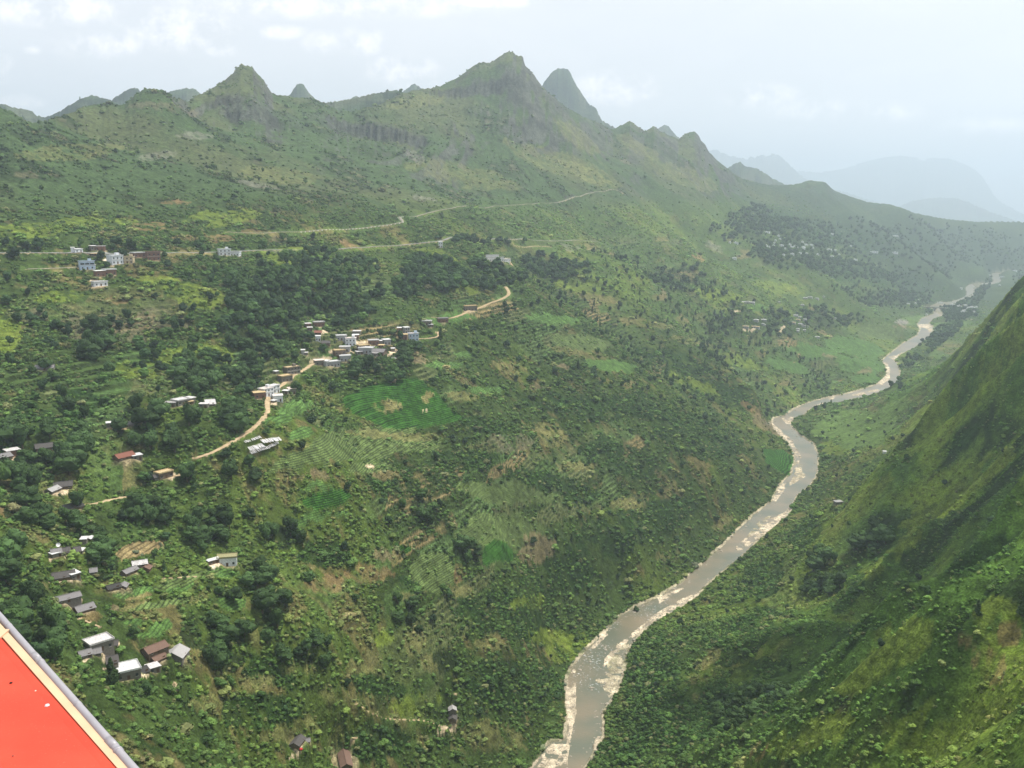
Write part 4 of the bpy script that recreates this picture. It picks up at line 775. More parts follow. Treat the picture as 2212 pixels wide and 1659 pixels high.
for b in BLD:
    x, y, z = b['p']; s = cellwin(x, y, b['L'] * .5 + 3); d = np.hypot(X2[s] - x, Y2[s] - y)
    SH[s] = np.where(d < max(b['L'], b['wd']) * .5 + .5, 0, SH[s])
    if not b['far']: C[s] = C[s] + (np.array((0.33, 0.27, 0.19)) - C[s]) * (sstep(b['L'] * .5 + 1.5, b['L'] * .5 - 1, d + n6[s] * 3) * .6)[..., None]
SH = SH * (R2 > 284)
# forested far hills
fw = (LAY > 0)
lay_c = lerpc(np.zeros(C.shape) + np.array((0.045, 0.074, 0.040)), (0.07, 0.09, 0.055), sstep(-.1, .3, fbm(X2 / 130, Y2 / 130, 4, 701))); lay_c = lerpc(lay_c, (0.025, 0.042, 0.026), sstep(-.05, .25, fbm(X2 / 70 + Y2 / 90, ZG / 30, 4, 702))); C[fw] = lay_c[fw]
C = lerpc(C, (0.034, 0.058, 0.036), sstep(3200, 4300, R2) * (LAY == 0) * (Z2 < 470) * .72); C = C * np.array((1.06, 1.0, .92)); C = C * (1 - .46 * np.clip(SH, 0, 1) * (1 - .45 * rs) * (R2 < 1800))[..., None]  # dark earth under scrub, deepened in colour for the shade between bushes
C = np.clip(C, 0.004, 0.8)
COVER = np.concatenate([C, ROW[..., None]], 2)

# ------------------------------------------------------------------ materials
MATS = {}
def mat(name, col, rough=.9, bump=0, nscale=4, var=.15, spec=.2, coord='Object'):
    if name in MATS: return MATS[name]
    m = bpy.data.materials.new(name); m.use_nodes = True; t = m.node_tree; p = t.nodes['Principled BSDF']
    p.inputs['Roughness'].default_value = rough; p.inputs['Specular IOR Level'].default_value = spec
    tc_ = t.nodes.new('ShaderNodeTexCoord'); nz = t.nodes.new('ShaderNodeTexNoise'); nz.inputs['Scale'].default_value = nscale; nz.inputs['Detail'].default_value = 5
    t.links.new(tc_.outputs[coord], nz.inputs['Vector'])
    mr = t.nodes.new('ShaderNodeMapRange'); mr.inputs['From Min'].default_value = .3; mr.inputs['From Max'].default_value = .7; mr.inputs['To Min'].default_value = 1 - var; mr.inputs['To Max'].default_value = 1 + var
    t.links.new(nz.outputs[0], mr.inputs[0])
    mu = t.nodes.new('ShaderNodeVectorMath'); mu.operation = 'SCALE'; mu.inputs[0].default_value = col; t.links.new(mr.outputs[0], mu.inputs['Scale'])
    t.links.new(mu.outputs[0], p.inputs['Base Color'])
    if bump:
        b = t.nodes.new('ShaderNodeBump'); b.inputs['Strength'].default_value = bump; b.inputs['Distance'].default_value = .05
        t.links.new(nz.outputs[0], b.inputs['Height']); t.links.new(b.outputs[0], p.inputs['Normal'])
    MATS[name] = m; return m
def ground_mat():
    m = bpy.data.materials.new('land'); m.use_nodes = True; t = m.node_tree; p = t.nodes['Principled BSDF']; L = t.links.new
    p.inputs['Roughness'].default_value = 1; p.inputs['Specular IOR Level'].default_value = .05
    at = t.nodes.new('ShaderNodeAttribute'); at.attribute_name = 'cover'
    g = t.nodes.new('ShaderNodeNewGeometry')
    def nz(sc, det=4):
        q_ = t.nodes.new('ShaderNodeTexNoise'); q_.inputs['Scale'].default_value = sc; q_.inputs['Detail'].default_value = det; L(g.outputs['Position'], q_.inputs['Vector']); return q_
    def mr(src, a, b, c, d):
        q_ = t.nodes.new('ShaderNodeMapRange'); q_.inputs['From Min'].default_value = a; q_.inputs['From Max'].default_value = b; q_.inputs['To Min'].default_value = c; q_.inputs['To Max'].default_value = d; L(src, q_.inputs[0]); return q_
    def mul(a, b):
        q_ = t.nodes.new('ShaderNodeMath'); q_.operation = 'MULTIPLY'; L(a, q_.inputs[0]); L(b, q_.inputs[1]); return q_
    a = mr(nz(.9, 3).outputs[0], .3, .7, .55, 1.5); b = mr(nz(.16, 5).outputs[0], .3, .7, .62, 1.4); c = mr(nz(.04, 4).outputs[0], .3, .7, .8, 1.2)
    k = mul(mul(a.outputs[0], b.outputs[0]).outputs[0], c.outputs[0])
    # planted rows follow the contour lines
    sp_ = t.nodes.new('ShaderNodeSeparateXYZ'); L(g.outputs['Position'], sp_.inputs[0])
    nn = nz(.03, 2)
    ad = t.nodes.new('ShaderNodeMath'); ad.operation = 'MULTIPLY_ADD'; L(nn.outputs[0], ad.inputs[0]); ad.inputs[1].default_value = 3.0; L(sp_.outputs['Z'], ad.inputs[2])
    sc = t.nodes.new('ShaderNodeMath'); sc.operation = 'MULTIPLY'; L(ad.outputs[0], sc.inputs[0]); sc.inputs[1].default_value = 4.8
    sn = t.nodes.new('ShaderNodeMath'); sn.operation = 'SINE'; L(sc.outputs[0], sn.inputs[0])
    rw = mr(sn.outputs[0], .1, .75, 1.2, .32)
    mx = t.nodes.new('ShaderNodeMix'); mx.data_type = 'FLOAT'; L(at.outputs['Alpha'], mx.inputs[0]); mx.inputs[2].default_value = 1; L(rw.outputs[0], mx.inputs[3])
    k2 = mul(k.outputs[0], mx.outputs[0])
    vs = t.nodes.new('ShaderNodeVectorMath'); vs.operation = 'SCALE'; L(at.outputs['Color'], vs.inputs[0]); L(k2.outputs[0], vs.inputs['Scale'])
    L(vs.outputs[0], p.inputs['Base Color'])
    bp = t.nodes.new('ShaderNodeBump'); bp.inputs['Strength'].default_value = .9; bp.inputs['Distance'].default_value = 2.2
    L(nz(.22, 6).outputs[0], bp.inputs['Height']); L(bp.outputs[0], p.inputs['Normal'])
    return m
LAND = ground_mat()
def river_mat():
    m = bpy.data.materials.new('river water'); m.use_nodes = True; t = m.node_tree; p = t.nodes['Principled BSDF']; L = t.links.new
    g = t.nodes.new('ShaderNodeNewGeometry')
    n_ = t.nodes.new('ShaderNodeTexNoise'); n_.inputs['Scale'].default_value = .018; n_.inputs['Detail'].default_value = 5; L(g.outputs['Position'], n_.inputs['Vector'])
    r_ = t.nodes.new('ShaderNodeValToRGB'); L(n_.outputs[0], r_.inputs[0]); r_.color_ramp.elements[0].position = .38; r_.color_ramp.elements[0].color = (.115, .125, .085, 1); r_.color_ramp.elements[1].position = .62; r_.color_ramp.elements[1].color = (.21, .17, .11, 1)
    at = t.nodes.new('ShaderNodeAttribute'); at.attribute_name = 'cover'
    f_ = t.nodes.new('ShaderNodeTexNoise'); f_.inputs['Scale'].default_value = .55; f_.inputs['Detail'].default_value = 4; L(g.outputs['Position'], f_.inputs['Vector'])
    fm = t.nodes.new('ShaderNodeMapRange'); L(f_.outputs[0], fm.inputs[0]); fm.inputs['From Min'].default_value = .60; fm.inputs['From Max'].default_value = .72
    fx = t.nodes.new('ShaderNodeMath'); fx.operation = 'MULTIPLY'; L(fm.outputs[0], fx.inputs[0]); L(at.outputs['Alpha'], fx.inputs[1])
    mx = t.nodes.new('ShaderNodeMix'); mx.data_type = 'RGBA'; L(fx.outputs[0], mx.inputs[0]); L(r_.outputs[0], mx.inputs[6]); mx.inputs[7].default_value = (.75, .78, .8, 1)
    L(mx.outputs[2], p.inputs['Base Color']); p.inputs['Roughness'].default_value = .3; p.inputs['Specular IOR Level'].default_value = .35
    w_ = t.nodes.new('ShaderNodeTexNoise'); w_.inputs['Scale'].default_value = .5; w_.inputs['Detail'].default_value = 5; L(g.outputs['Position'], w_.inputs['Vector'])
    bp = t.nodes.new('ShaderNodeBump'); bp.inputs['Strength'].default_value = .35; bp.inputs['Distance'].default_value = .3; L(w_.outputs[0], bp.inputs['Height']); L(bp.outputs[0], p.inputs['Normal'])
    return m
WATER = river_mat()
def grid_mesh(name, mask, Zarr, attrs=None, m=None):
    jj, ii = np.nonzero(mask)
    v0 = jj * NA + ii; quads = np.stack([v0, v0 + 1, v0 + 1 + NA, v0 + NA], 1)
    used, inv = np.unique(quads.ravel(), return_inverse=True)
    co = np.stack([X2.ravel()[used], Y2.ravel()[used], Zarr.ravel()[used]], 1)
    me = bpy.data.meshes.new(name); me.vertices.add(len(used)); me.vertices.foreach_set('co', co.ravel().astype(np.float32))
    nq = len(quads); me.loops.add(nq * 4); me.polygons.add(nq)
    me.loops.foreach_set('vertex_index', inv.ravel().astype(np.int32)); me.polygons.foreach_set('loop_start', np.arange(0, nq * 4, 4, dtype=np.int32))
    me.polygons.foreach_set('use_smooth', np.ones(nq, bool)); me.update(calc_edges=True)
    if attrs is not None:
        c_ = me.color_attributes.new('cover', 'FLOAT_COLOR', 'POINT'); c_.data.foreach_set('color', attrs.reshape(-1, 4)[used].ravel().astype(np.float32))
    if m: me.materials.append(m)
    o = bpy.data.objects.new(name, me); COL.objects.link(o); o['kind'] = 'structure'
    return o
cell = lambda a: a[:-1, :-1]
fl = cell(LAY) > 0; mtl = cell(sstep(.0, 1, Z2 - 455) > .5) & cell(R2 > 1200) & ~fl & cell(~(rs > .3))
gv = cell(gk > .45) & ~fl; pdm = cell((ROW > .45)) & ~fl & ~gv & cell(CD > 3)
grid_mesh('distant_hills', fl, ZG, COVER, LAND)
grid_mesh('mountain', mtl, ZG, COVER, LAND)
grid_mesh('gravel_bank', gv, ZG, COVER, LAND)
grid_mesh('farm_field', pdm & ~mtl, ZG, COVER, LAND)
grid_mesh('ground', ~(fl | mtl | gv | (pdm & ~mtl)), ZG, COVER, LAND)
rap = np.zeros(ZG.shape)
for (u, v, ru) in [(1275,1420,26),(1295,1400,20),(1250,1450,16),(1400,1320,26),(1440,1300,14),(1712,936,12),(1735,950,10),(1270,1475,20),(1330,1350,10),(1905,840,8)]:
    wp, a_, r_ = river_xy([(u, v)]); x, y = wp[0]; R_ = ru * r_[0] / F2 * 1.4; s = cellwin(x, y, R_ * 2); rap[s] = np.maximum(rap[s], np.exp(-((X2[s] - x) ** 2 + ((Y2[s] - y) / 1.6) ** 2) / R_ ** 2))
wat = np.zeros(COVER.shape); wat[..., 3] = np.clip(rap, 0, 1)
grid_mesh('river', cell(CD < 9) & ~fl, zr, wat, WATER)
# ------------------------------------------------------------------ object helpers
class MB:
    def __init__(s): s.v = []; s.f = []; s.m = []
    def box(s, x0, y0, z0, x1, y1, z1, mi=0):
        n_ = len(s.v); s.v += [(x0,y0,z0),(x1,y0,z0),(x1,y1,z0),(x0,y1,z0),(x0,y0,z1),(x1,y0,z1),(x1,y1,z1),(x0,y1,z1)]
        for f in [(0,3,2,1),(4,5,6,7),(0,1,5,4),(1,2,6,5),(2,3,7,6),(3,0,4,7)]: s.f.append(tuple(n_ + i for i in f)); s.m.append(mi)
    def poly(s, pts, faces, mi=0):
        n_ = len(s.v); s.v += [tuple(p) for p in pts]
        for f in faces: s.f.append(tuple(n_ + i for i in f)); s.m.append(mi)
    def tube(s, pts, r, seg=10, mi=0, caps=True):
        n_ = len(s.v); pts = [Vector(p) for p in pts]
        for i, p in enumerate(pts):
            d = (pts[min(i + 1, len(pts) - 1)] - pts[max(i - 1, 0)]).normalized()
            a = d.cross(Vector((0, 0, 1))); a = a.normalized() if a.length > 1e-4 else Vector((1, 0, 0)); b = d.cross(a)
            rr_ = r[i] if hasattr(r, '__len__') else r
            for k in range(seg):
                t = 2 * math.pi * k / seg; s.v.append(tuple(p + a * math.cos(t) * rr_ + b * math.sin(t) * rr_))
        for i in range(len(pts) - 1):
            for k in range(seg):
                a_, b_ = n_ + i * seg + k, n_ + i * seg + (k + 1) % seg; s.f.append((a_, b_, b_ + seg, a_ + seg)); s.m.append(mi)
        if caps:
            s.f.append(tuple(n_ + k for k in range(seg))[::-1]); s.m.append(mi)
            e = n_ + (len(pts) - 1) * seg; s.f.append(tuple(e + k for k in range(seg))); s.m.append(mi)
    def mesh(s, name, mats, smooth=False):
        me = bpy.data.meshes.new(name); me.from_pydata(s.v, [], s.f)
        for m in mats: me.materials.append(m)
        me.polygons.foreach_set('material_index', s.m)
        if smooth: me.polygons.foreach_set('use_smooth', [True] * len(s.f))
        me.update(); return me
    def build(s, name, mats, parent=None, smooth=False):
        if not isinstance(mats, (list, tuple)): mats = [mats]
        o = bpy.data.objects.new(name, s.mesh(name, mats, smooth)); COL.objects.link(o)
        if parent: o.parent = parent
        return o
def tag(o, label, cat, group=None):
    o['label'] = label; o['category'] = cat
    if group: o['group'] = group
    return o
def empty(name, loc, rot=0):
    o = bpy.data.objects.new(name, None); COL.objects.link(o); o.location = loc; o.rotation_euler = (0, 0, rot); o.empty_display_size = .5; return o
WALL = dict(stone=(.175,.16,.135), mud=(.16,.115,.08), white=(.66,.68,.70), blue=(.46,.56,.68), cream=(.52,.42,.27), brick=(.20,.115,.085), render=(.33,.33,.33))  # render is white wall greyed in its colour for the shaded fronts
ROOF = dict(slab_light=(.50,.48,.47), slab_white=(.54,.54,.53), slab_grey=(.28,.27,.26), slab_tan=(.47,.36,.20), slab_pink=(.60,.50,.44), slab_moss=(.27,.25,.13), tile_dark=(.085,.078,.074), tile_grey=(.20,.19,.19), tile_black=(.05,.048,.045), tile_brown=(.16,.10,.075), tile_pale=(.33,.32,.31), tile_red=(.20,.085,.06))
def wall_m(k): return mat('wall ' + k, WALL[k], .95, .3, 1.2, .22)
def roof_m(k): return mat('roof ' + k, ROOF[k], .9, .5, 1.6 if 'slab' in k else 3.5, .30 if 'slab' in k else .2)
GLASS = mat('dark window', (.02,.025,.03), .3, 0, 4, .1, .4); DOOR = mat('door wood', (.10,.06,.035), .8); FRAME = mat('white frame', (.6,.6,.58), .8); CONC = mat('concrete', (.45,.43,.39), .95, .3, 1, .2)
def house(b):
    L, wd, h = b['L'], b['wd'], b['h']; x, y, z = b['p']; rot = b['rot']
    toc = Vector((-x, -y, 0)).normalized(); n_ = Vector((-math.sin(rot), math.cos(rot), 0))
    if n_.dot(toc) > 0: rot += math.pi              # local -Y is the front and looks at the camera side
    kind = b['kind']; wm, rm = wall_m(b['wall']), roof_m(b['roof']); base = -4
    nm = {'house': 'house'}.get(b['cat'], b['cat'])
    if kind == 'far':
        m = MB(); m.box(-L/2, -wd/2, base, L/2, wd/2, h * .8, 0); m.box(-L/2-.3, -wd/2-.3, h*.8, L/2+.3, wd/2+.3, h*.8+.3, 1)
        for i in range(3): m.box(-L/2 + L*(i+.6)/3.6, -wd/2-.04, 1, -L/2 + L*(i+1)/3.6, -wd/2+.1, 2.4, 2)
        m.box(-L*.2, -wd*.1, h*.8+.3, L*.1, wd*.25, h*.8+1.6, 0)
        o = m.build('house', [wm, rm, GLASS]); o.location = (x, y, z); o.rotation_euler = (0, 0, rot); tag(o, b['label'], 'house', b['group']); return
    e = empty(nm, (x, y, z), rot); tag(e, b['label'], b['cat'], b['group'])
    if kind == 'gable':
        rise = wd * .27; m = MB(); a, c = L/2, wd/2
        m.poly([(-a,-c,base),(a,-c,base),(a,c,base),(-a,c,base),(-a,-c,h-rise),(a,-c,h-rise),(a,c,h-rise),(-a,c,h-rise),(-a,0,h),(a,0,h)],
               [(0,1,5,4),(2,3,7,6),(1,2,6,9,5),(3,0,4,8,7),(4,5,9,8),(6,7,8,9)]); m.build('wall', wm, e)
        m = MB(); ov = .55; A, Cc = a + ov, c + ov; zr_ = h - rise - ov * rise / c; t = .16
        for s_ in (-1, 1):
            nx = 7; top = [(-A + 2*A*i/nx, 0, h + .06 + .05 * math.sin(i * 1.7 + L)) for i in range(nx+1)]; bot = [(-A + 2*A*i/nx, s_*Cc, zr_ + .06 + .05 * math.sin(i * 2.3 + L)) for i in range(nx+1)]
            n0 = len(m.v); m.v += top + bot + [(p[0],p[1],p[2]+t) for p in top] + [(p[0],p[1],p[2]+t) for p in bot]; q_ = nx + 1
            for i in range(nx):
                for f in [(n0+i, n0+i+1, n0+q_+i+1, n0+q_+i), (n0+2*q_+i, n0+3*q_+i, n0+3*q_+i+1, n0+2*q_+i+1), (n0+q_+i, n0+q_+i+1, n0+3*q_+i+1, n0+3*q_+i)]: m.f.append(f if s_ > 0 else f[::-1]); m.m.append(0)
            for i in (0, nx): m.f.append((n0+i, n0+q_+i, n0+3*q_+i, n0+2*q_+i)); m.m.append(0)
        r_ = m.build('roof', rm, e)
        m = MB(); m.box(-A-.02, -.16, h+.14, A+.02, .16, h+.36); m.build('ridge', rm, r_)
        hw = h - rise
    else:
        m = MB(); m.box(-L/2, -wd/2, base, L/2, wd/2, h); m.build('wall', wm, e)
        m = MB(); ov = .45; tilt = .25 if kind == 'flat' else 0
        A, Cc = L/2 + ov, wd/2 + ov
        m.poly([(-A,-Cc,h+.003),(A,-Cc,h+.003),(A,Cc,h+.003),(-A,Cc,h+.003),(-A,-Cc,h+.22),(A,-Cc,h+.22),(A,Cc,h+.22+tilt),(-A,Cc,h+.22+tilt)], [(0,3,2,1),(4,5,6,7),(0,1,5,4),(1,2,6,5),(2,3,7,6),(3,0,4,7)])
        r_ = m.build('roof', rm, e)
        if L > 9:
            m = MB()
            for (x0,y0,x1,y1) in ((-A,-Cc,A,-Cc+.2),(-A,Cc-.2,A,Cc),(-A,-Cc+.2,-A+.2,Cc-.2),(A-.2,-Cc+.2,A,Cc-.2)): m.box(x0+.01,y0+.01,h+.2,x1-.01,y1-.01,h+.62 + tilt)
            m.build('parapet', wm if kind == 'block' else rm, r_)
            if kind == 'block' and 'unfinished' not in b['label']:
                m = MB(); m.box(L*.12, -wd*.1, h+.2, L*.12+2.6, wd*.28, h+2.4); m.build('stair_head', wm, r_)
        hw = h
    fl_ = 2 if hw > 5.4 else 1
    if L < 4.5: return
    fh = hw / fl_ if fl_ > 1 else min(hw, 3.4); fy = -wd/2
    nw = max(2, int(L / 3.2))
    for f in range(fl_):
        zb = f * fh
        for i in range(nw):
            cx = -L/2 + L * (i + .5) / nw
            if f == 0 and i == nw // 2:
                m = MB(); m.box(cx-.65, fy-.05, 0, cx+.65, fy+.1, 2.2); m.build('door', DOOR, e); continue
            ww = .62 if 'gallery' not in b['label'] or f == 0 else L / nw * .42
            m = MB(); m.box(cx-ww, fy-.06, zb+.95, cx+ww, fy+.08, zb+min(2.35, fh-.5)); w1 = m.build('window', GLASS, e)
            m = MB(); m.box(cx-ww-.12, fy-.16, zb+.8, cx+ww+.12, fy+.02, zb+.94); m.build('sill', FRAME if b['wall'] in ('white','blue','cream') else CONC, w1)
        if f > 0: m = MB(); m.box(-L/2-.15, fy-.9 if 'balcony' in b['label'] or 'terrace' in b['label'] else fy-.25, zb-.12, L/2+.15, fy-.003, zb+.12); m.build('floor_slab', CONC, e)
    # one side window each side
    if wd > 5 and kind != 'gable':
        for s_ in (-1, 1):
            m = MB(); xx = s_ * L/2; m.box(min(xx, xx+s_*.06)-.02, -.6, 1.1, max(xx, xx+s_*.06)+.02, .6, 2.3); m.build('window', GLASS, e)
for b in BLD: house(b)

# ------------------------------------------------------------------ road surfaces
RM = dict(asphalt=mat('road grey', (.25,.25,.24), .95, 0, .3, .12, .1, 'Object'), pale=mat('road pale', (.25,.235,.19), .95, 0, .3, .2, .1), dirt=mat('dirt', (.42,.32,.195), 1, .4, .35, .28, .05))
for nm, wdt, mt_, P3 in RPTS:
    m = MB(); L_ = []
    for i in range(len(P3)):
        x, y, z = P3[i]; d = P3[min(i+1, len(P3)-1), :2] - P3[max(i-1, 0), :2]; d = d / (np.hypot(*d) + 1e-9); nx, ny = -d[1], d[0]
        row = []
        for k in (-1, -.5, 0, .5, 1):
            w_ = wdt / 2 * k * (1 + .18 * math.sin(i * .7 + k) * (mt_ != 'asphalt')); a, b_ = x + nx * w_, y + ny * w_
            row.append((a, b_, max(z, zat(a, b_)) + ((.30 if abs(k) < 1 else .05) + (.45 if math.hypot(x, y) > 950 else 0))))
        n0 = len(m.v); m.v += row
        if i:
            for k in range(4): m.f.append((n0+k-5, n0+k-4, n0+k+1, n0+k)); m.m.append(0)
    o = m.build(nm, RM[mt_], None, True); o['kind'] = 'structure'
# pale guard posts along the upper road
WP = mat('painted post', (.7,.68,.62), .8)
P3 = RPTS[2][3]; kpost = 0
pm = MB(); pm.box(-.9, -.25, -.5, .9, .25, .9); pme = pm.mesh('guard_block', [WP])
for i in range(4, len(P3) - 3, 2):
    x, y, z = P3[i]
    u, v = project(x, y, z)
    if not (640 < u < 870): continue
    d = P3[i+1, :2] - P3[i-1, :2]; d = d / np.hypot(*d); s_ = -1 if (-d[1] * x + d[0] * y) > 0 else 1
    o = bpy.data.objects.new('guard_block', pme); COL.objects.link(o); a, b_ = x - d[1] * 2.9 * s_, y + d[0] * 2.9 * s_
    o.location = (a, b_, z + .1); o.rotation_euler = (0, 0, math.atan2(d[1], d[0]))
    tag(o, 'pale concrete guard block on the outer edge of the upper mountain road', 'guard block', 'guard blocks along the upper mountain road')

# ------------------------------------------------------------------ white covers on the plot beside the dirt road
CV = mat('white sheet', (.80,.78,.78), .6, .3, 3, .12, .3); kk = 0
def arch_mesh(L, w_, h_):
    m = MB(); n_ = 7; prof = [(w_/2*math.cos(math.pi*i/n_), h_*math.sin(math.pi*i/n_)) for i in range(n_+1)]
    for yy in (-L/2, L/2):
        m.v += [(a, yy, c) for a, c in prof]
    for i in range(n_): m.f.append((i, i+1, n_+2+i, n_+1+i)); m.m.append(0)
    m.f.append(tuple(range(n_+1))); m.m.append(0); m.f.append(tuple(range(2*n_+1, n_, -1))); m.m.append(0)
    return m
for pts, hh, n_ in [([(1285,828),(1480,772)],78,13), ([(1315,893),(1440,850),(1560,812),(1690,750)],46,26), ([(1465,722),(1600,700),(1715,690)],72,15), ([(1232,738),(1300,725)],36,5), ([(1335,705),(1445,672)],38,7)]:
    seg = [math.hypot(pts[i+1][0]-pts[i][0], pts[i+1][1]-pts[i][1]) for i in range(len(pts)-1)]; cs = [0] + list(np.cumsum(seg))
    me = None
    for i in range(n_):
        t = cs[-1] * i / (n_ - 1); u = float(np.interp(t, cs, [p[0] for p in pts])); v = float(np.interp(t, cs, [p[1] for p in pts])) + random.uniform(-5, 5)
        u, v = zJ(u, v); x, y, z, r = hit(u, v)
        D = math.hypot(r, CZ - z); se = (CZ - z) / D
        if me is None: me = arch_mesh(min(22, hh * kJ * D / F2 / se * 1.25), cs[-1] / n_ * kJ * D / F2 * .72, .35).mesh('sheet_cover', [CV])
        o = bpy.data.objects.new('sheet_cover', me); COL.objects.link(o); o.location = (x, y, z + .15); o.rotation_euler = (0, 0, -math.atan2(x, y) + rad(12) + random.uniform(-.05, .05))
        tag(o, 'white sheet cover, one strip of the rows on the plot beside the dirt road', 'sheet cover', 'white sheet covers beside the dirt road')
        s = cellwin(x, y, 9); SH[s] = np.where(np.hypot(X2[s]-x, Y2[s]-y) < 7, 0, SH[s])

# ------------------------------------------------------------------ arched bridge
def plane_r(u, v, z):
    a, te = polar(u, v); return float((z - CZ) / te) * math.sin(float(a)), float((z - CZ) / te) * math.cos(float(a))
bz = zriver(3700)
xa, ya, _, ra_ = hit(2022, 669); bx0 = river_xy([(2004, 671)])[0][0]; bx1 = river_xy([(2034, 673)])[0][0]
cx, cy = (bx0 + bx1) / 2; Lb = float(np.hypot(*(bx1 - bx0))) + 10; ang = math.atan2(bx1[1]-bx0[1], bx1[0]-bx0[0])
be = empty('arched_bridge', (cx, cy, bz), ang); tag(be, 'stone bridge with two tall arches across the river at the far village', 'bridge')
BM = mat('bridge stone', (.16,.15,.14), .95); Hb = 13; na = 2; sp_ = (Lb - 6) / na
m = MB()
for i in range(na):
    x0 = -Lb/2 + 3 + sp_ * i + 1.6; x1 = x0 + sp_ - 3.2; rr_ = (x1 - x0) / 2; zc_ = max(Hb - 1 - rr_, 1); n_ = 14
    arc = [((x0+x1)/2 - rr_*math.cos(math.pi*k/n_), zc_ + min(rr_, Hb-1-zc_)*math.sin(math.pi*k/n_)) for k in range(n_+1)]
    for k in range(n_):
        (a0, z0), (a1, z1) = arc[k], arc[k+1]
        m.poly([(a0,-3,z0),(a1,-3,z1),(a1,3,z1),(a0,3,z0),(a0,-3,Hb),(a1,-3,Hb),(a1,3,Hb),(a0,3,Hb)], [(0,1,5,4),(2,3,7,6),(0,3,2,1)])
m.build('arch', BM, be)
for i in range(na + 1):
    m = MB(); xc = -Lb/2 + 3 + sp_ * i; m.box(xc-1.6 if i else xc-9, -3.1, -3, xc+1.6 if i < na else xc+9, 3.1, Hb); m.build('pier', BM, be)
m = MB(); m.box(-Lb/2-14, -3.4, Hb+.003, Lb/2+14, 3.4, Hb+.8); dk = m.build('deck', BM, be)
for s_ in (-1, 1): m = MB(); m.box(-Lb/2-14, s_*3.2-.15, Hb+.8, Lb/2+14, s_*3.2+.15, Hb+1.8); m.build('parapet', CONC, dk)

# ------------------------------------------------------------------ small things round the farms
x, y, z, r = hit(*zB(355, 398)); dz_ = 4.2
e = empty('satellite_dish', (x, y, z)); tag(e, 'round white satellite dish standing before the grey-roofed row house', 'satellite dish')
m = MB(); m.tube([(0,0,0),(0,0,3.0)], .07, 8); m.build('post', CONC, e)
m = MB(); n_ = 16; c_ = Vector((0, 0, 3.3)); ax = Vector((-x, -y, 240)).normalized(); t1 = ax.cross(Vector((0,0,1))).normalized(); t2 = ax.cross(t1)
rings = [(0.02, 0), (.45, .05), (.85, .2), (1.1, .36)]
for rr_, dd in rings:
    for k in range(n_): m.v.append(tuple(c_ + ax*dd + t1*rr_*math.cos(2*math.pi*k/n_) + t2*rr_*math.sin(2*math.pi*k/n_)))
for i in range(3):
    for k in range(n_): m.f.append((i*n_+k, i*n_+(k+1)%n_, (i+1)*n_+(k+1)%n_, (i+1)*n_+k)); m.m.append(0)
m.build('bowl', mat('dish white', (.8,.8,.8), .5), e, True)
x, y, z, r = hit(*zK(565, 746)); m = MB(); n_ = 20
m.v = [(rr_*2.3*math.cos(2*math.pi*k/n_), rr_*1.9*math.sin(2*math.pi*k/n_), zz_) for rr_, zz_ in ((1,-.6),(1,1.2),(.86,1.2),(.86,.9),(.01,.9)) for k in range(n_)]
for i in range(4):
    for k in range(n_): m.f.append((i*n_+k, i*n_+(k+1)%n_, (i+1)*n_+(k+1)%n_, (i+1)*n_+k)); m.m.append(0)
o = m.build('water_basin', mat('dish white', (.8,.8,.8))); o.location = (x, y, z); tag(o, 'round white water basin in front of the dark-tiled farmhouse near the left edge', 'basin')
x, y, z, r = hit(*zM(282, 675)); m = MB(); m.v = [(rr_*math.cos(2*math.pi*k/12)*(1+.2*math.sin(k*2.1)), rr_*math.sin(2*math.pi*k/12), zz_) for rr_, zz_ in ((.9,0),(.95,.35),(.6,.7),(.02,.85)) for k in range(12)]
for i in range(3):
    for k in range(12): m.f.append((i*12+k, i*12+(k+1)%12, (i+1)*12+(k+1)%12, (i+1)*12+k)); m.m.append(0)
o = m.build('red_heap', mat('red cloth', (.55,.03,.04)), None, True); o.location = (x, y, z + .05); tag(o, 'small bright red heap on the sandy yard of the dark-roofed hut', 'heap')

# ------------------------------------------------------------------ red roof just below the camera, lower left corner
ZR = CZ - 6.5
def pl(u, v, z=ZR):
    a, te = polar(u, v); r = (z - CZ) / float(te); return Vector((r * math.sin(float(a)), r * math.cos(float(a)), z))
roof = empty('red_roof', pl(60, 1600) + Vector((0, 0, -6))); tag(roof, 'bright orange-red metal roof with peach edge board and grey drainpipe in the lower left corner', 'roof')
inv = roof.location.copy()
A_, B_ = pl(0, 1376), pl(246, 1655); dr = (B_ - A_).normalized(); inn = Vector((dr.y, -dr.x, 0))
if (pl(0, 1600) - A_).dot(inn) < 0: inn = -inn
RED = bpy.data.materials.new('red roof paint'); RED.use_nodes = True; t = RED.node_tree; p = t.nodes['Principled BSDF']; p.inputs['Roughness'].default_value = .65; p.inputs['Specular IOR Level'].default_value = .3
tc_ = t.nodes.new('ShaderNodeTexCoord')
def nn_(sc, det=5):
    q_ = t.nodes.new('ShaderNodeTexNoise'); q_.inputs['Scale'].default_value = sc; q_.inputs['Detail'].default_value = det; t.links.new(tc_.outputs['Object'], q_.inputs['Vector']); return q_
r1_ = t.nodes.new('ShaderNodeValToRGB'); t.links.new(nn_(.9).outputs[0], r1_.inputs[0]); r1_.color_ramp.elements[0].position = .3; r1_.color_ramp.elements[0].color = (.52,.036,.015,1); r1_.color_ramp.elements[1].position = .72; r1_.color_ramp.elements[1].color = (.62,.060,.028,1)
r2_ = t.nodes.new('ShaderNodeValToRGB'); t.links.new(nn_(34, 3).outputs[0], r2_.inputs[0]); r2_.color_ramp.elements[0].position = .64; r2_.color_ramp.elements[0].color = (0,0,0,1); r2_.color_ramp.elements[1].position = .74; r2_.color_ramp.elements[1].color = (1,1,1,1)
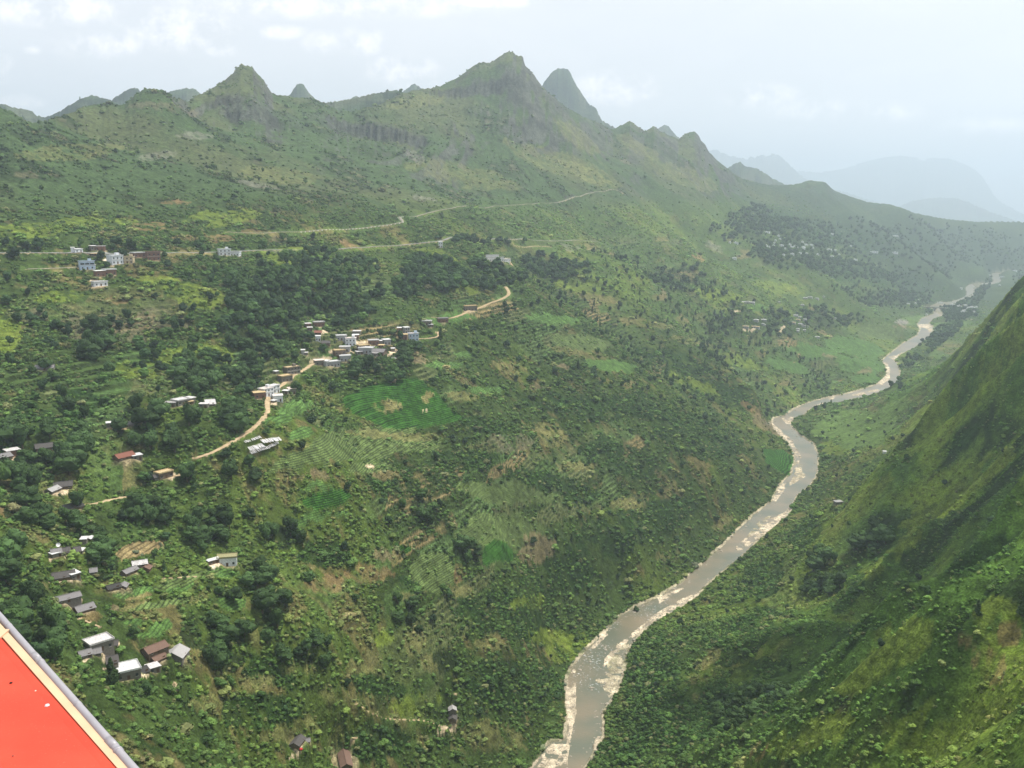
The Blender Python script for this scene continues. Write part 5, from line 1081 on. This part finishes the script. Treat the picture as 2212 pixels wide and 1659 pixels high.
mx = t.nodes.new('ShaderNodeMix'); mx.data_type = 'RGBA'; t.links.new(r2_.outputs[0], mx.inputs[0]); t.links.new(r1_.outputs[0], mx.inputs[6]); mx.inputs[7].default_value = (.5,.10,.06,1); t.links.new(mx.outputs[2], p.inputs['Base Color'])
def slab(name, a, b, w_, z0, z1, m_, bev=0.0):
    m = MB(); c_ = [a, b, b + inn * w_, a + inn * w_]
    m.poly([(*(q_ - inv)[:2], z0 - inv.z) for q_ in c_] + [(*(q_ - inv)[:2], z1 - inv.z) for q_ in c_], [(0,3,2,1),(4,5,6,7),(0,1,5,4),(1,2,6,5),(2,3,7,6),(3,0,4,7)])
    return m.build(name, m_, roof)
A0, B0 = A_ - dr * 9, B_ + dr * 7
seam = abs((pl(0, 1402) - A_).dot(inn))
s1 = slab('roof_sheet', A0, B0, seam, ZR - .05, ZR, RED)
m = MB(); c_ = [A0 + inn * (seam + .004), B0 + inn * (seam + .004), B0 + inn * 9, A0 + inn * 9]
m.poly([(*(q_ - inv)[:2], zz_ - inv.z) for q_, zz_ in zip(c_, (ZR-.035, ZR-.035, ZR+.6, ZR+.6))] + [(*(q_ - inv)[:2], zz_ - inv.z) for q_, zz_ in zip(c_, (ZR+.018, ZR+.018, ZR+.66, ZR+.66))], [(0,3,2,1),(4,5,6,7),(0,1,5,4),(1,2,6,5),(2,3,7,6),(3,0,4,7)])
m.build('roof_sheet', RED, roof)
# edge board and drain pipe, both a little beyond the sheet
ea, eb = pl(0, 1364), pl(249.5, 1657); ga, gb = pl(0, 1340), pl(277, 1657); ha, hb = pl(0, 1319), pl(299, 1657)
PEACH = mat('peach edge board', (.62,.40,.25), .6, .2, 2, .06, .3)
off0 = -(ea - A_).dot(inn); off1 = -(ga - A_).dot(inn); off2 = -(ha - A_).dot(inn)
m = MB(); c_ = [ga - dr * 9, gb + dr * 7, eb + dr * 7, ea - dr * 9]
m.poly([(*(q_ - inv)[:2], ZR - .22 - inv.z) for q_ in c_] + [(*(q_ - inv)[:2], ZR - .012 - inv.z) for q_ in c_], [(0,3,2,1),(4,5,6,7),(0,1,5,4),(1,2,6,5),(2,3,7,6),(3,0,4,7)]); m.build('edge_board', PEACH, roof)
PIPE = mat('grey pvc pipe', (.30,.29,.31), .38, .15, 3, .07, .5)
def mid(a, b): return (a + b) / 2
pc = [mid(ga, ha) - dr * 9, mid(ga, ha), mid(gb, hb), mid(gb, hb) + dr * 7]; prr = float((ha - ga).length) * abs((ha - ga).normalized().dot(inn)) / 2 * .95
m = MB(); m.tube([tuple(q_ - inv - Vector((0, 0, .02))) for q_ in pc], prr, 24); pipe = m.build('drain_pipe', PIPE, roof, True)
def on_pipe(u, v):
    q_ = pl(u, v); tt = (q_ - pc[1]).dot((pc[2] - pc[1]).normalized()); return pc[1] + (pc[2] - pc[1]).normalized() * tt
for (u, v), ln, k in [((76,1418),.07,1.10),((85,1430),.02,1.16),((20,1350),.018,1.08),((163,1522),.018,1.08),((241,1604),.08,1.10),((255,1620),.02,1.16)]:
    q_ = on_pipe(u, v); m = MB(); m.tube([tuple(q_ - dr*ln*1.4 - inv - Vector((0,0,.02))), tuple(q_ + dr*ln*1.4 - inv - Vector((0,0,.02)))], prr * k, 24); m.build('pipe_joint', PIPE, pipe, True)
DK = mat('gap shade', (.05,.03,.025), .9)
slab('shade_sheet', A0 - inn * .12, B0 - inn * .12, 8.5, ZR - .32, ZR - .24, DK)  # dark sheet added under the edge gap, its colour standing in for shade
m = MB(); a, b_ = A0 + inn * .9, B0 + inn * .9; c_ = [a, b_, b_ + inn * 7, a + inn * 7]
m.poly([(*(q_ - inv)[:2], -14) for q_ in c_] + [(*(q_ - inv)[:2], ZR - .33 - inv.z) for q_ in c_], [(0,3,2,1),(4,5,6,7),(0,1,5,4),(1,2,6,5),(2,3,7,6),(3,0,4,7)]); m.build('wall', wall_m('white'), roof)
for k, (u, v) in enumerate([(3,1370)]):
    q_ = pl(u, v) - inv; m = MB(); m.box(q_.x-.05, q_.y-.16, q_.z-.02, q_.x+.05, q_.y+.16, q_.z+.012); m.build('bracket', PEACH, roof)
for (u, v), s_, c_ in [((24,1481),.022,(.03,.02,.02)), ((102,1528),.032,(.6,.6,.6)), ((29,1646),.012,(.2,.08,.06)), ((77,1496),.012,(.7,.6,.5))]:
    q_ = pl(u, v); m = MB()
    m.v = [(rr_*s_*math.cos(k*1.047)*(1+.3*math.sin(k*2)), rr_*s_*math.sin(k*1.047), zz_*s_) for rr_, zz_ in ((1,0),(.8,.5),(.05,.8)) for k in range(6)]
    for i in range(2):
        for k in range(6): m.f.append((i*6+k, i*6+(k+1)%6, (i+1)*6+(k+1)%6, (i+1)*6+k)); m.m.append(0)
    d_ = max(0, (q_ - A_).dot(inn) - seam); o = m.build('pebble', mat('pebble %.2f' % c_[0], c_), None, True); o.location = q_ + Vector((0, 0, .022 + d_ * .075)); tag(o, {.03:'tiny black fleck lying on the red roof sheet', .6:'small whitish dropping near the seam of the red roof', .2:'tiny brown speck low on the red roof sheet', .7:'tiny pale speck near the seam of the red roof'}[c_[0]], 'debris')
# ------------------------------------------------------------------ plants
def leaf_mat(name, base):
    m = bpy.data.materials.new(name); m.use_nodes = True; t = m.node_tree; p = t.nodes['Principled BSDF']; L = t.links.new
    p.inputs['Roughness'].default_value = .85; p.inputs['Specular IOR Level'].default_value = .12
    a1 = t.nodes.new('ShaderNodeAttribute'); a1.attribute_type = 'INSTANCER'; a1.attribute_name = 'tint'
    a2 = t.nodes.new('ShaderNodeAttribute'); a2.attribute_type = 'GEOMETRY'; a2.attribute_name = 'clump'
    oi = t.nodes.new('ShaderNodeObjectInfo')
    mr = t.nodes.new('ShaderNodeMapRange'); L(oi.outputs['Random'], mr.inputs[0]); mr.inputs['To Min'].default_value = .65; mr.inputs['To Max'].default_value = 1.4
    v1 = t.nodes.new('ShaderNodeVectorMath'); v1.operation = 'SCALE'; L(a1.outputs['Color'], v1.inputs[0]); L(mr.outputs[0], v1.inputs['Scale'])
    v2 = t.nodes.new('ShaderNodeVectorMath'); v2.operation = 'SCALE'; v2.inputs[0].default_value = base; L(mr.outputs[0], v2.inputs['Scale'])
    # instanced plants take their own tint, single trees the species colour
    gt = t.nodes.new('ShaderNodeMath'); gt.operation = 'GREATER_THAN'; L(a1.outputs['Alpha'], gt.inputs[0]); gt.inputs[1].default_value = .5
    mx = t.nodes.new('ShaderNodeMix'); mx.data_type = 'RGBA'; L(gt.outputs[0], mx.inputs[0]); L(v2.outputs[0], mx.inputs[6]); L(v1.outputs[0], mx.inputs[7])
    v3 = t.nodes.new('ShaderNodeVectorMath'); v3.operation = 'SCALE'; L(mx.outputs[2], v3.inputs[0]); L(a2.outputs['Fac'], v3.inputs['Scale'])
    L(v3.outputs[0], p.inputs['Base Color'])
    return m
LEAF = leaf_mat('foliage', (.037, .070, .021)); BARK = mat('bark', (.09,.065,.045), .95)
def ico():
    import bmesh
    bm = bmesh.new(); bmesh.ops.create_icosphere(bm, subdivisions=2, radius=1); v = np.array([x.co[:] for x in bm.verts]); f = [tuple(q_.index for q_ in x.verts) for x in bm.faces]; bm.free(); return v, f
IV, IF = ico()
def crown(seed, lobes, leaves, lsz, shape='round', H=1.0, Wd=1.0, z0=.25):
    """unit-height crown: noisy lobes plus many loose leaf clumps"""
    rg_ = np.random.default_rng(seed); V = []; Fc = []; cl_ = []
    cs = []
    for i in range(lobes):
        if shape == 'cone': t = (i + .5) / lobes; z = z0 + (1 - z0) * t * .92; rr_ = Wd * .5 * (1 - t) ** .8 * .75 + .03; a = rg_.uniform(0, 6.28); c_ = np.array([math.cos(a) * rr_ * .35, math.sin(a) * rr_ * .35, z]); s_ = np.array([rr_, rr_, (1 - z0) / lobes * 1.1])
        else:
            a = rg_.uniform(0, 6.28); q_ = rg_.uniform(0, 1) ** .6; z = z0 + (1 - z0) * rg_.uniform(.25, .78); e_ = math.sqrt(max(.08, 1 - ((z - (z0 + (1 - z0) * .45)) / ((1 - z0) * .6)) ** 2))
            c_ = np.array([math.cos(a) * Wd * .32 * q_ * e_, math.sin(a) * Wd * .32 * q_ * e_, z]); s_ = np.array([Wd * .25, Wd * .25, (1 - z0) * .26]) * rg_.uniform(.7, 1.25)
        cs.append((c_, s_)); b_ = rg_.uniform(.7, 1.3); n0 = len(V)
        d = 1 + rg_.normal(0, .13, len(IV)); 
        for v, k in zip(IV, d): V.append(c_ + v * s_ * k)
        for f in IF: Fc.append(tuple(n0 + j for j in f)); cl_.append(b_ * rg_.uniform(.75, 1.25))
    for i in range(leaves):
        c_, s_ = cs[rg_.integers(len(cs))]; d = rg_.normal(0, 1, 3); d /= np.linalg.norm(d)
        if d[2] < -.3: d[2] *= -1
        p_ = c_ + d * s_ * rg_.uniform(.95, 1.28); a = rg_.normal(0, 1, 3); a /= np.linalg.norm(a); b_ = np.cross(a, d + rg_.normal(0, .4, 3)); b_ /= np.linalg.norm(b_) + 1e-6
        q_ = lsz * rg_.uniform(.6, 1.4); n0 = len(V); V += [p_ + a * q_, p_ + b_ * q_ * .8, p_ - a * q_ * .9, p_ - b_ * q_]; Fc.append((n0, n0+1, n0+2, n0+3)); cl_.append(rg_.uniform(.65, 1.55))
    V = np.array(V) * np.array([1, 1, H])
    me = bpy.data.meshes.new('crown'); me.from_pydata([tuple(v) for v in V], [], Fc); at = me.attributes.new('clump', 'FLOAT', 'FACE'); at.data.foreach_set('value', np.array(cl_, np.float32)); me.materials.append(LEAF); me.update(); return me
def trunk(seed, h, r, z1):
    rg_ = random.Random(seed); m = MB(); p_ = [(0, 0, -.08)]; 
    for i in range(1, 5): p_.append((rg_.uniform(-.02, .02) * i, rg_.uniform(-.02, .02) * i, z1 * i / 4))
    m.tube(p_, [r * 1.3, r, r * .85, r * .65, r * .4], 7)
    for k in range(4):
        a = k * 1.57 + rg_.uniform(-.4, .4); z = z1 * rg_.uniform(.45, .85); m.tube([(0, 0, z), (math.cos(a) * .12, math.sin(a) * .12, z + .1), (math.cos(a) * .24, math.sin(a) * .24, z + .17)], [r * .5, r * .35, r * .15], 5)
    return m.mesh('trunk', [BARK])
TREES = [(crown(1, 9, 420, .035, Wd=1.05), trunk(1, 1, .035, .62)), (crown(2, 11, 460, .033, Wd=.85, z0=.2), trunk(2, 1, .03, .62)), (crown(3, 8, 400, .036, Wd=1.2, z0=.22), trunk(3, 1, .035, .55)),
         (crown(4, 10, 420, .034, Wd=.7, z0=.18), trunk(4, 1, .028, .65)), (crown(5, 9, 380, .028, 'cone', Wd=.42, z0=.08), trunk(5, 1, .022, .85)), (crown(6, 8, 380, .03, 'cone', Wd=.55, z0=.1), trunk(6, 1, .024, .8))]
def joined(cr, tr):
    """crown and trunk as one mesh for the uncounted woodland"""
    v = [tuple(a.co) for a in cr.vertices]; n0 = len(v); f = [tuple(q_.vertices) for q_ in cr.polygons]; cl_ = np.empty(len(f), np.float32); cr.attributes['clump'].data.foreach_get('value', cl_)
    v += [tuple(a.co) for a in tr.vertices]; g_ = [tuple(n0 + i for i in q_.vertices) for q_ in tr.polygons]
    me = bpy.data.meshes.new('woodland_tree'); me.from_pydata(v, [], f + g_); at = me.attributes.new('clump', 'FLOAT', 'FACE'); at.data.foreach_set('value', np.concatenate([cl_, np.ones(len(g_), np.float32)]))
    me.materials.append(LEAF); me.materials.append(BARK); me.polygons.foreach_set('material_index', [0] * len(f) + [1] * len(g_)); me.update(); return me
PT = [joined(*t_) for t_ in TREES]
PSH = [crown(20 + i, 4 + i % 2, 70, .10, Wd=1.5 + .2 * i, z0=-.1) for i in range(4)]
def scatter(name, meshes, pts, size, tint, kindidx, seed=0):
    """one object whose points carry instances of the given meshes"""
    me = bpy.data.meshes.new(name); me.vertices.add(len(pts)); me.vertices.foreach_set('co', np.asarray(pts, np.float32).ravel())
    a = me.attributes.new('size', 'FLOAT', 'POINT'); a.data.foreach_set('value', np.asarray(size, np.float32))
    a = me.attributes.new('which', 'INT', 'POINT'); a.data.foreach_set('value', np.asarray(kindidx, np.int32))
    a = me.attributes.new('turn', 'FLOAT', 'POINT'); a.data.foreach_set('value', RNG.uniform(0, 6.28, len(pts)).astype(np.float32))
    a = me.attributes.new('tint', 'FLOAT_COLOR', 'POINT'); a.data.foreach_set('color', np.concatenate([np.asarray(tint), np.ones((len(pts), 1))], 1).astype(np.float32).ravel())
    o = bpy.data.objects.new(name, me); COL.objects.link(o); o['kind'] = 'stuff'
    ng = bpy.data.node_groups.new(name + ' nodes', 'GeometryNodeTree'); ng.interface.new_socket('Geometry', in_out='INPUT', socket_type='NodeSocketGeometry'); ng.interface.new_socket('Geometry', in_out='OUTPUT', socket_type='NodeSocketGeometry')
    N = ng.nodes.new; L = ng.links.new; gi, go = N('NodeGroupInput'), N('NodeGroupOutput')
    g2i = N('GeometryNodeGeometryToInstance')
    for k in range(len(meshes) - 1, -1, -1):
        po = bpy.data.objects.new(name + '_form', meshes[k]); oi = N('GeometryNodeObjectInfo'); oi.inputs['Object'].default_value = po; oi.inputs['As Instance'].default_value = False; L(oi.outputs['Geometry'], g2i.inputs[0])
    def na_(nm, ty):
        q_ = N('GeometryNodeInputNamedAttribute'); q_.data_type = ty; q_.inputs['Name'].default_value = nm; return q_
    iop = N('GeometryNodeInstanceOnPoints'); L(gi.outputs[0], iop.inputs['Points']); L(g2i.outputs[0], iop.inputs['Instance']); iop.inputs['Pick Instance'].default_value = True
    L(na_('which', 'INT').outputs[0], iop.inputs['Instance Index']); cx_ = N('ShaderNodeCombineXYZ'); L(na_('turn', 'FLOAT').outputs[0], cx_.inputs[2]); L(cx_.outputs[0], iop.inputs['Rotation'])
    L(na_('size', 'FLOAT').outputs[0], iop.inputs['Scale']); L(iop.outputs[0], go.inputs[0])
    md = o.modifiers.new('scatter', 'NODES'); md.node_group = ng; return o
def glook(x, y):
    a = np.arctan2(x, y); l = np.log(np.hypot(x, y)); ii = np.clip(((a - AZ[0]) / (AZ[-1] - AZ[0]) * (NA - 1)).round().astype(int), 0, NA - 1); jj = np.clip(np.searchsorted(LR, l), 1, NR - 1); return jj, ii
def zlook(x, y):
    a = np.arctan2(x, y); l = np.log(np.hypot(x, y)); fx = np.clip((a - AZ[0]) / (AZ[-1] - AZ[0]) * (NA - 1), 0, NA - 1.001); ix = fx.astype(int); fx = fx - ix
    iy = np.clip(np.searchsorted(LR, l) - 1, 0, NR - 2); fy = np.clip((l - LR[iy]) / (LR[iy+1] - LR[iy]), 0, 1)
    return (ZG[iy, ix] * (1 - fx) + ZG[iy, ix+1] * fx) * (1 - fy) + (ZG[iy+1, ix] * (1 - fx) + ZG[iy+1, ix+1] * fx) * fy
# trees of the woods
TR = []   # x, y, h, kind, tint index, wood index
occ = set()
BB = []
for b in BLD:
    x, y, z = b['p']; u, v = project(x, y, z); D = math.sqrt(x*x + y*y + (z-CZ)**2); s_ = F2 / D; BB.append((u - b['L'] * .55 * s_, u + b['L'] * .55 * s_, v - (b['h'] + 2) * s_, v + 1 * s_, math.hypot(x, y), x, y, max(b['L'], b['wd']) * .55, b['far']))
BB.append((2000, 2040, 655, 700, 3600., float(be.location.x), float(be.location.y), 45, False))
for nm, wdt, mt_, P3 in RPTS:
    if nm != 'dirt_track': continue
    for x, y, z in P3[::2]:
        u, v = project(x, y, z); BB.append((u - 3, u + 3, v - 4, v + 5, math.hypot(x, y), x, y, 3, False))
BBa = np.array([[float(q_) for q_ in b_] for b_ in BB])
def blocked(x, y, h, wid):
    if np.any(np.hypot(BBa[:, 5] - x, BBa[:, 6] - y) < BBa[:, 7] + wid * .5): return True
    z = zat(x, y); u, v = project(x, y, z); r = math.hypot(x, y); s_ = F2 / math.hypot(r, z - CZ); hw = wid * .5 * s_; top = v - h * s_
    k = (BBa[:, 4] > r) & (BBa[:, 4] < r + 90 + 400 * (BBa[:, 4] > 3000)) & (u + hw > BBa[:, 0]) & (u - hw < BBa[:, 1]) & (top < BBa[:, 3] - 2.0 * s_) & (v > BBa[:, 2])
    return bool(np.any(k)) and random.random() < .93
for wi, (u, v, ru, rv, rot, sp_, h_, kd, lab, grp) in enumerate(WOODS):
    sp_ *= 1.85 if (u > 1400 and v < 860 and sp_ < 12) else (1.14 if sp_ < 11 else 1)
    c_, s_ = math.cos(rad(rot)), math.sin(rad(rot)); wp = []
    for i in range(18):
        t = i * 2 * math.pi / 18; f = 1.28 + .2 * math.sin(3 * t + wi); a, b_ = ru * math.cos(t) * f, rv * math.sin(t) * f; q_ = hit(u + a * c_ - b_ * s_, v + a * s_ + b_ * c_); wp.append((q_[0], q_[1]))
    wpa = np.array(wp); x0, y0 = wpa.min(0); x1, y1 = wpa.max(0)
    n_ = int((x1 - x0) * (y1 - y0) / sp_ ** 2 * 1.7); n_ = min(n_, 24000)
    px = RNG.uniform(x0, x1, n_); py = RNG.uniform(y0, y1, n_); k = in_poly(px, py, wp)
    jj, ii = glook(px, py); k &= (CD[jj, ii] > 4) & (ROADD[jj, ii] > 2.5) & (~NOTREE[jj, ii]) & ((LAY[jj, ii] == 0) | (v < 250))
    if wi < len(WOODS) - 10 and v > 250: dn = fbm(px / 30, py / 30, 2, 9 + wi); k &= dn > (-.30 if u < 1400 else -.12)
    for x, y in zip(px[k], py[k]):
        key = (int(x / (sp_ * .8)), int(y / (sp_ * .8)))
        if key in occ: continue
        h = h_ * random.uniform(.65, 1.3); kk_ = random.choice([0, 1, 2, 3] if kd == 0 else [3, 4, 5, 3, 1])
        if random.random() < .06 and sp_ < 10: kk_ = 4
        if blocked(x, y, h, h * .8): continue
        occ.add(key); TR.append((x, y, h, kk_, wi))
SOLO = [(1085,1488,12,4,'slim dark conifer alone on the green slope above the river'),(243,1478,13,5,'tall dark cypress before the wall of the patched slab-roofed farmhouse'),(98,800,9,2,'round dark tree in front of the grey-roofed cottage'),(952,735,14,4,'tall narrow tree beside the hairpin of the village track'),(512,938,15,2,'big round tree shading the dirt road above the white covers'),(505,1300,9,0,'dark tree at the right end of the oval cabbage plot'),(290,1375,6,1,'small bushy tree between the farmsteads of the lower left cluster'),(1290,1312,9,4,'small dark conifer above the left bank of the river'),(1270,1245,9,4,'pointed tree on the slope right of the dry terraces'),(1235,1170,8,4,'lonely conifer above the dry terraces'),(1152,1176,7,0,'round bush-like tree on the edge of the dry terraces'),(355,1235,7,4,'pointed tree right of the pale-roofed house'),(1060,1000,7,1,'round tree in the middle of the green terraces'),(540,1010,9,1,'dark tree below the lower dirt road'),(500,1035,13,3,'tall dark tree under the dirt road right of the tan-roofed house'),(405,1040,13,3,'bushy dark tree between the dirt road ends'),(168,1100,11,3,'tall tree at the lower end of the short dirt track'),(1375,1322,6,0,'small tree on the gravel edge of the left bank'),(2112,1330,8,4,'little conifer on the bright right-hand slope'),(1705,1450,8,4,'dark conifer low on the right-hand slope'),(2208,1330,12,4,'dark conifer at the right edge of the view'),(640,850,10,1,'tree left of the pinkish-roofed roadside house'),(700,830,8,1,'dark tree between the dirt road and the terraces'),(718,845,9,2,'round tree at the upper end of the terraces'),(1095,680,10,3,'tree at the turn of the winding hillside track'),(1840,878,9,0,'dark tree clump on the near bank of the river bend'),(1560,1100,8,0,'round tree above the left bank halfway up the river'),(420,765,9,1,'dark round tree on the yellow meadow at the left')]
solo = []
for u, v, h, kd, lab in SOLO:
    x, y, z, r = hit(u, v); solo.append((x, y, h, kd, lab))
# the largest visible trees become single objects
arr = np.array([(t_[0], t_[1], t_[2]) for t_ in TR]); zt = zlook(arr[:, 0], arr[:, 1]); pu, pv = project(arr[:, 0], arr[:, 1], zt + arr[:, 2] * .5); D_ = np.sqrt((arr[:, :2] ** 2).sum(1) + (zt - CZ) ** 2)
inf = (pu > 5) & (pu < 2207) & (pv > 0) & (pv < 1654) & ~((pv > 1319) & (pu < (pv - 1319) * .885 + 14)); sz = np.where(inf, arr[:, 2] / D_, 0)
order = np.argsort(-sz); single = set()
for i in order:
    if len(single) >= 300 - len(solo): break
    if WOODS[TR[i][4]][8]: single.add(int(i))
def put_tree(x, y, h, kd, lab, grp=None):
    z = zat(x, y); e = empty('conifer' if kd >= 4 else 'tree', (x, y, z - .1), random.uniform(0, 6.28)); s_ = random.uniform(.9, 1.1); e.scale = (h * s_, h * s_, h); tag(e, lab, 'tree', grp)
    for nm, me in (('crown', TREES[kd][0]), ('trunk', TREES[kd][1])):
        o = bpy.data.objects.new(nm, me); COL.objects.link(o); o.parent = e
for x, y, h, kd, lab in solo: put_tree(x, y, h, kd, lab)
for i in sorted(single): x, y, h, kd, wi = TR[i]; put_tree(x, y, h, kd, WOODS[wi][8], WOODS[wi][9])
rest = [i for i in range(len(TR)) if i not in single]
ra_ = arr[rest]; tb = np.array([(.032, .065, .020), (.042, .085, .022), (.027, .055, .020), (.052, .098, .025), (.023, .046, .019)])[RNG.integers(0, 5, len(rest))]
scatter('woodland', PT, np.column_stack([ra_[:, 0], ra_[:, 1], zt[rest] - .1]), ra_[:, 2], tb, [TR[i][3] for i in rest])
print('TREES', len(TR), 'single', len(single))
# scrub: uniform over the ground, thinned by cover
SP, SS, ST = [], [], []
for r0_, r1_, dens, smin, smax in [(284, 900, 1/3.6, 0.8, 2.2), (900, 1500, 1/9., 1.2, 2.8), (1500, 2600, 1/30., 1.7, 3.6), (2600, 4200, 1/170., 2.0, 4.0)]:
    a0, a1 = rad(-29.5), rad(29.5); n_ = int((a1 - a0) * (r1_ ** 2 - r0_ ** 2) / 2 * dens)
    rr_ = np.sqrt(RNG.uniform(r0_ ** 2, r1_ ** 2, n_)); aa = RNG.uniform(a0, a1, n_); x = rr_ * np.sin(aa); y = rr_ * np.cos(aa); jj, ii = glook(x, y)
    k = RNG.uniform(0, 1, n_) < SH[jj, ii] * sstep(-.45, .1, fbm(x / 14, y / 14, 2, 300) + SH[jj, ii] * .5 - .25)
    k &= (LAY[jj, ii] == 0)
    x, y, jj, ii = x[k], y[k], jj[k], ii[k]; z = zlook(x, y); u, v = project(x, y, z); k = (v < 1690) & (u > -60) & (u < 2270)
    # skip what lies well behind a crest
    x, y, z, jj, ii = x[k], y[k], z[k], jj[k], ii[k]
    c_ = C[jj, ii]; g_ = np.array([(.038, .082, .017), (.031, .064, .017), (.056, .104, .022), (.090, .130, .028), (.024, .050, .014), (.050, .078, .026), (.125, .112, .055)])[RNG.choice(7, len(x), p=[.24, .22, .17, .10, .15, .06, .06])]
    c_ = (np.clip(c_, 0, .12) * .75 + g_ * .55) * (1.5 + .25 * sstep(1200, 2000, np.hypot(x, y)) - .35 * sstep(360, 430, z) * (1 - rs[jj, ii]))[:, None]
    SP.append(np.column_stack([x, y, z - .15])); SS.append(RNG.uniform(smin, smax, len(x)) * (1 - .35 * rs[jj, ii]) * (1 + RNG.uniform(.4, 1.4, len(x)) * (RNG.uniform(0, 1, len(x)) > .93 - .05 * rs[jj, ii]))); ST.append(c_)
SP = np.concatenate(SP); SS = np.concatenate(SS); ST = np.concatenate(ST)
scatter('scrub', PSH, SP, SS, ST, RNG.integers(0, 4, len(SP)))
print('SCRUB', len(SP))
# boulders and stones of the river bed
def stone(seed):
    rg_ = np.random.default_rng(seed); me = bpy.data.meshes.new('stone'); v = IV * (1 + rg_.normal(0, .09, (len(IV), 1))) * np.array([1, .8, .55]); me.from_pydata([tuple(q_) for q_ in v], [], IF); me.materials.append(STONE); me.update(); return me
STONE = mat('river stone', (.36,.32,.26), .9, .3, 2, .25)
n_ = 60000; rr_ = np.sqrt(RNG.uniform(600 ** 2, 2000 ** 2, n_)); aa = RNG.uniform(rad(0), rad(20), n_); x = rr_ * np.sin(aa); y = rr_ * np.cos(aa); jj, ii = glook(x, y)
cd_ = CD[jj, ii]; gg = GR[jj, ii]; rp_ = rap[jj, ii]; pr = np.where((cd_ < 1) & ((gg > .1) | (cd_ > -5)), .55, 0) + (cd_ < 0) * rp_ * .45 + ((cd_ < 0) & (cd_ > -60)) * .012
k = (RNG.uniform(0, 1, n_) < pr) & (cd_ < 2.5); x, y = x[k], y[k]; z = np.maximum(zlook(x, y), zriver(np.hypot(x, y)) - .1)
scatter('river_stones', [stone(1), stone(2)], np.column_stack([x, y, z]), RNG.uniform(.25, 1.0, len(x)) * (1 + 1.3 * (RNG.uniform(0, 1, len(x)) > .94)), np.ones((len(x), 3)), RNG.integers(0, 2, len(x)))
# ------------------------------------------------------------------ haze
m = bpy.data.materials.new('haze'); m.use_nodes = True; t = m.node_tree; t.nodes.clear()
o_ = t.nodes.new('ShaderNodeOutputMaterial'); p = t.nodes.new('ShaderNodeVolumePrincipled'); t.links.new(p.outputs[0], o_.inputs['Volume'])
p.inputs['Density'].default_value = 1.05e-4; p.inputs['Color'].default_value = (0.74, 0.86, .99, 1); p.inputs['Anisotropy'].default_value = 0.45
x, y0, y1, z0, z1 = 25000, -400, 32000, float(min(ZG.min(), -3)) - 2, float(ZG.max()) + 12
hb = MB(); hb.box(-x, y0, z0, x, y1, z1); o = hb.build('haze', m); o['kind'] = 'stuff'

# unseen cumulus added high on the right to cast the shade bands on the slope
def shade_cloud(us, seed, wdt, z=1650):
    rg_ = np.random.default_rng(seed); V = []; Fc = []
    for u, v in us:
        x, y, zt_, r = hit(u, v); k = (z - zt_) / S.z; c0_ = np.array([x + S.x * k, y + S.y * k, z])
        for i in range(5):
            c_ = c0_ + rg_.normal(0, 1, 3) * np.array([wdt * .45, wdt * .45, 12]); s_ = wdt * rg_.uniform(.25, .6); n0 = len(V); d = 1 + rg_.normal(0, .1, len(IV))
            V += [tuple(c_ + v_ * s_ * np.array([1, 1, .6]) * q_) for v_, q_ in zip(IV, d)]; Fc += [tuple(n0 + j for j in f) for f in IF]
    me = bpy.data.meshes.new('shade_cloud'); me.from_pydata(V, [], Fc); me.materials.append(mat('cloud white', (.9,.9,.9), 1, 0, .01, .02, 0)); me.polygons.foreach_set('use_smooth', [True] * len(Fc)); me.update()
    o = bpy.data.objects.new('shade_cloud', me); COL.objects.link(o); o['kind'] = 'structure'
shade_cloud([(1540,1520),(1600,1480),(1660,1440),(1720,1405),(1780,1370),(1840,1330),(1900,1290)], 1, 42)
shade_cloud([(1960,1240),(2040,1190),(2120,1130),(2200,1090)], 2, 50)
shade_cloud([(1880,1110),(1960,1060),(2040,1000),(2110,950)], 3, 38)
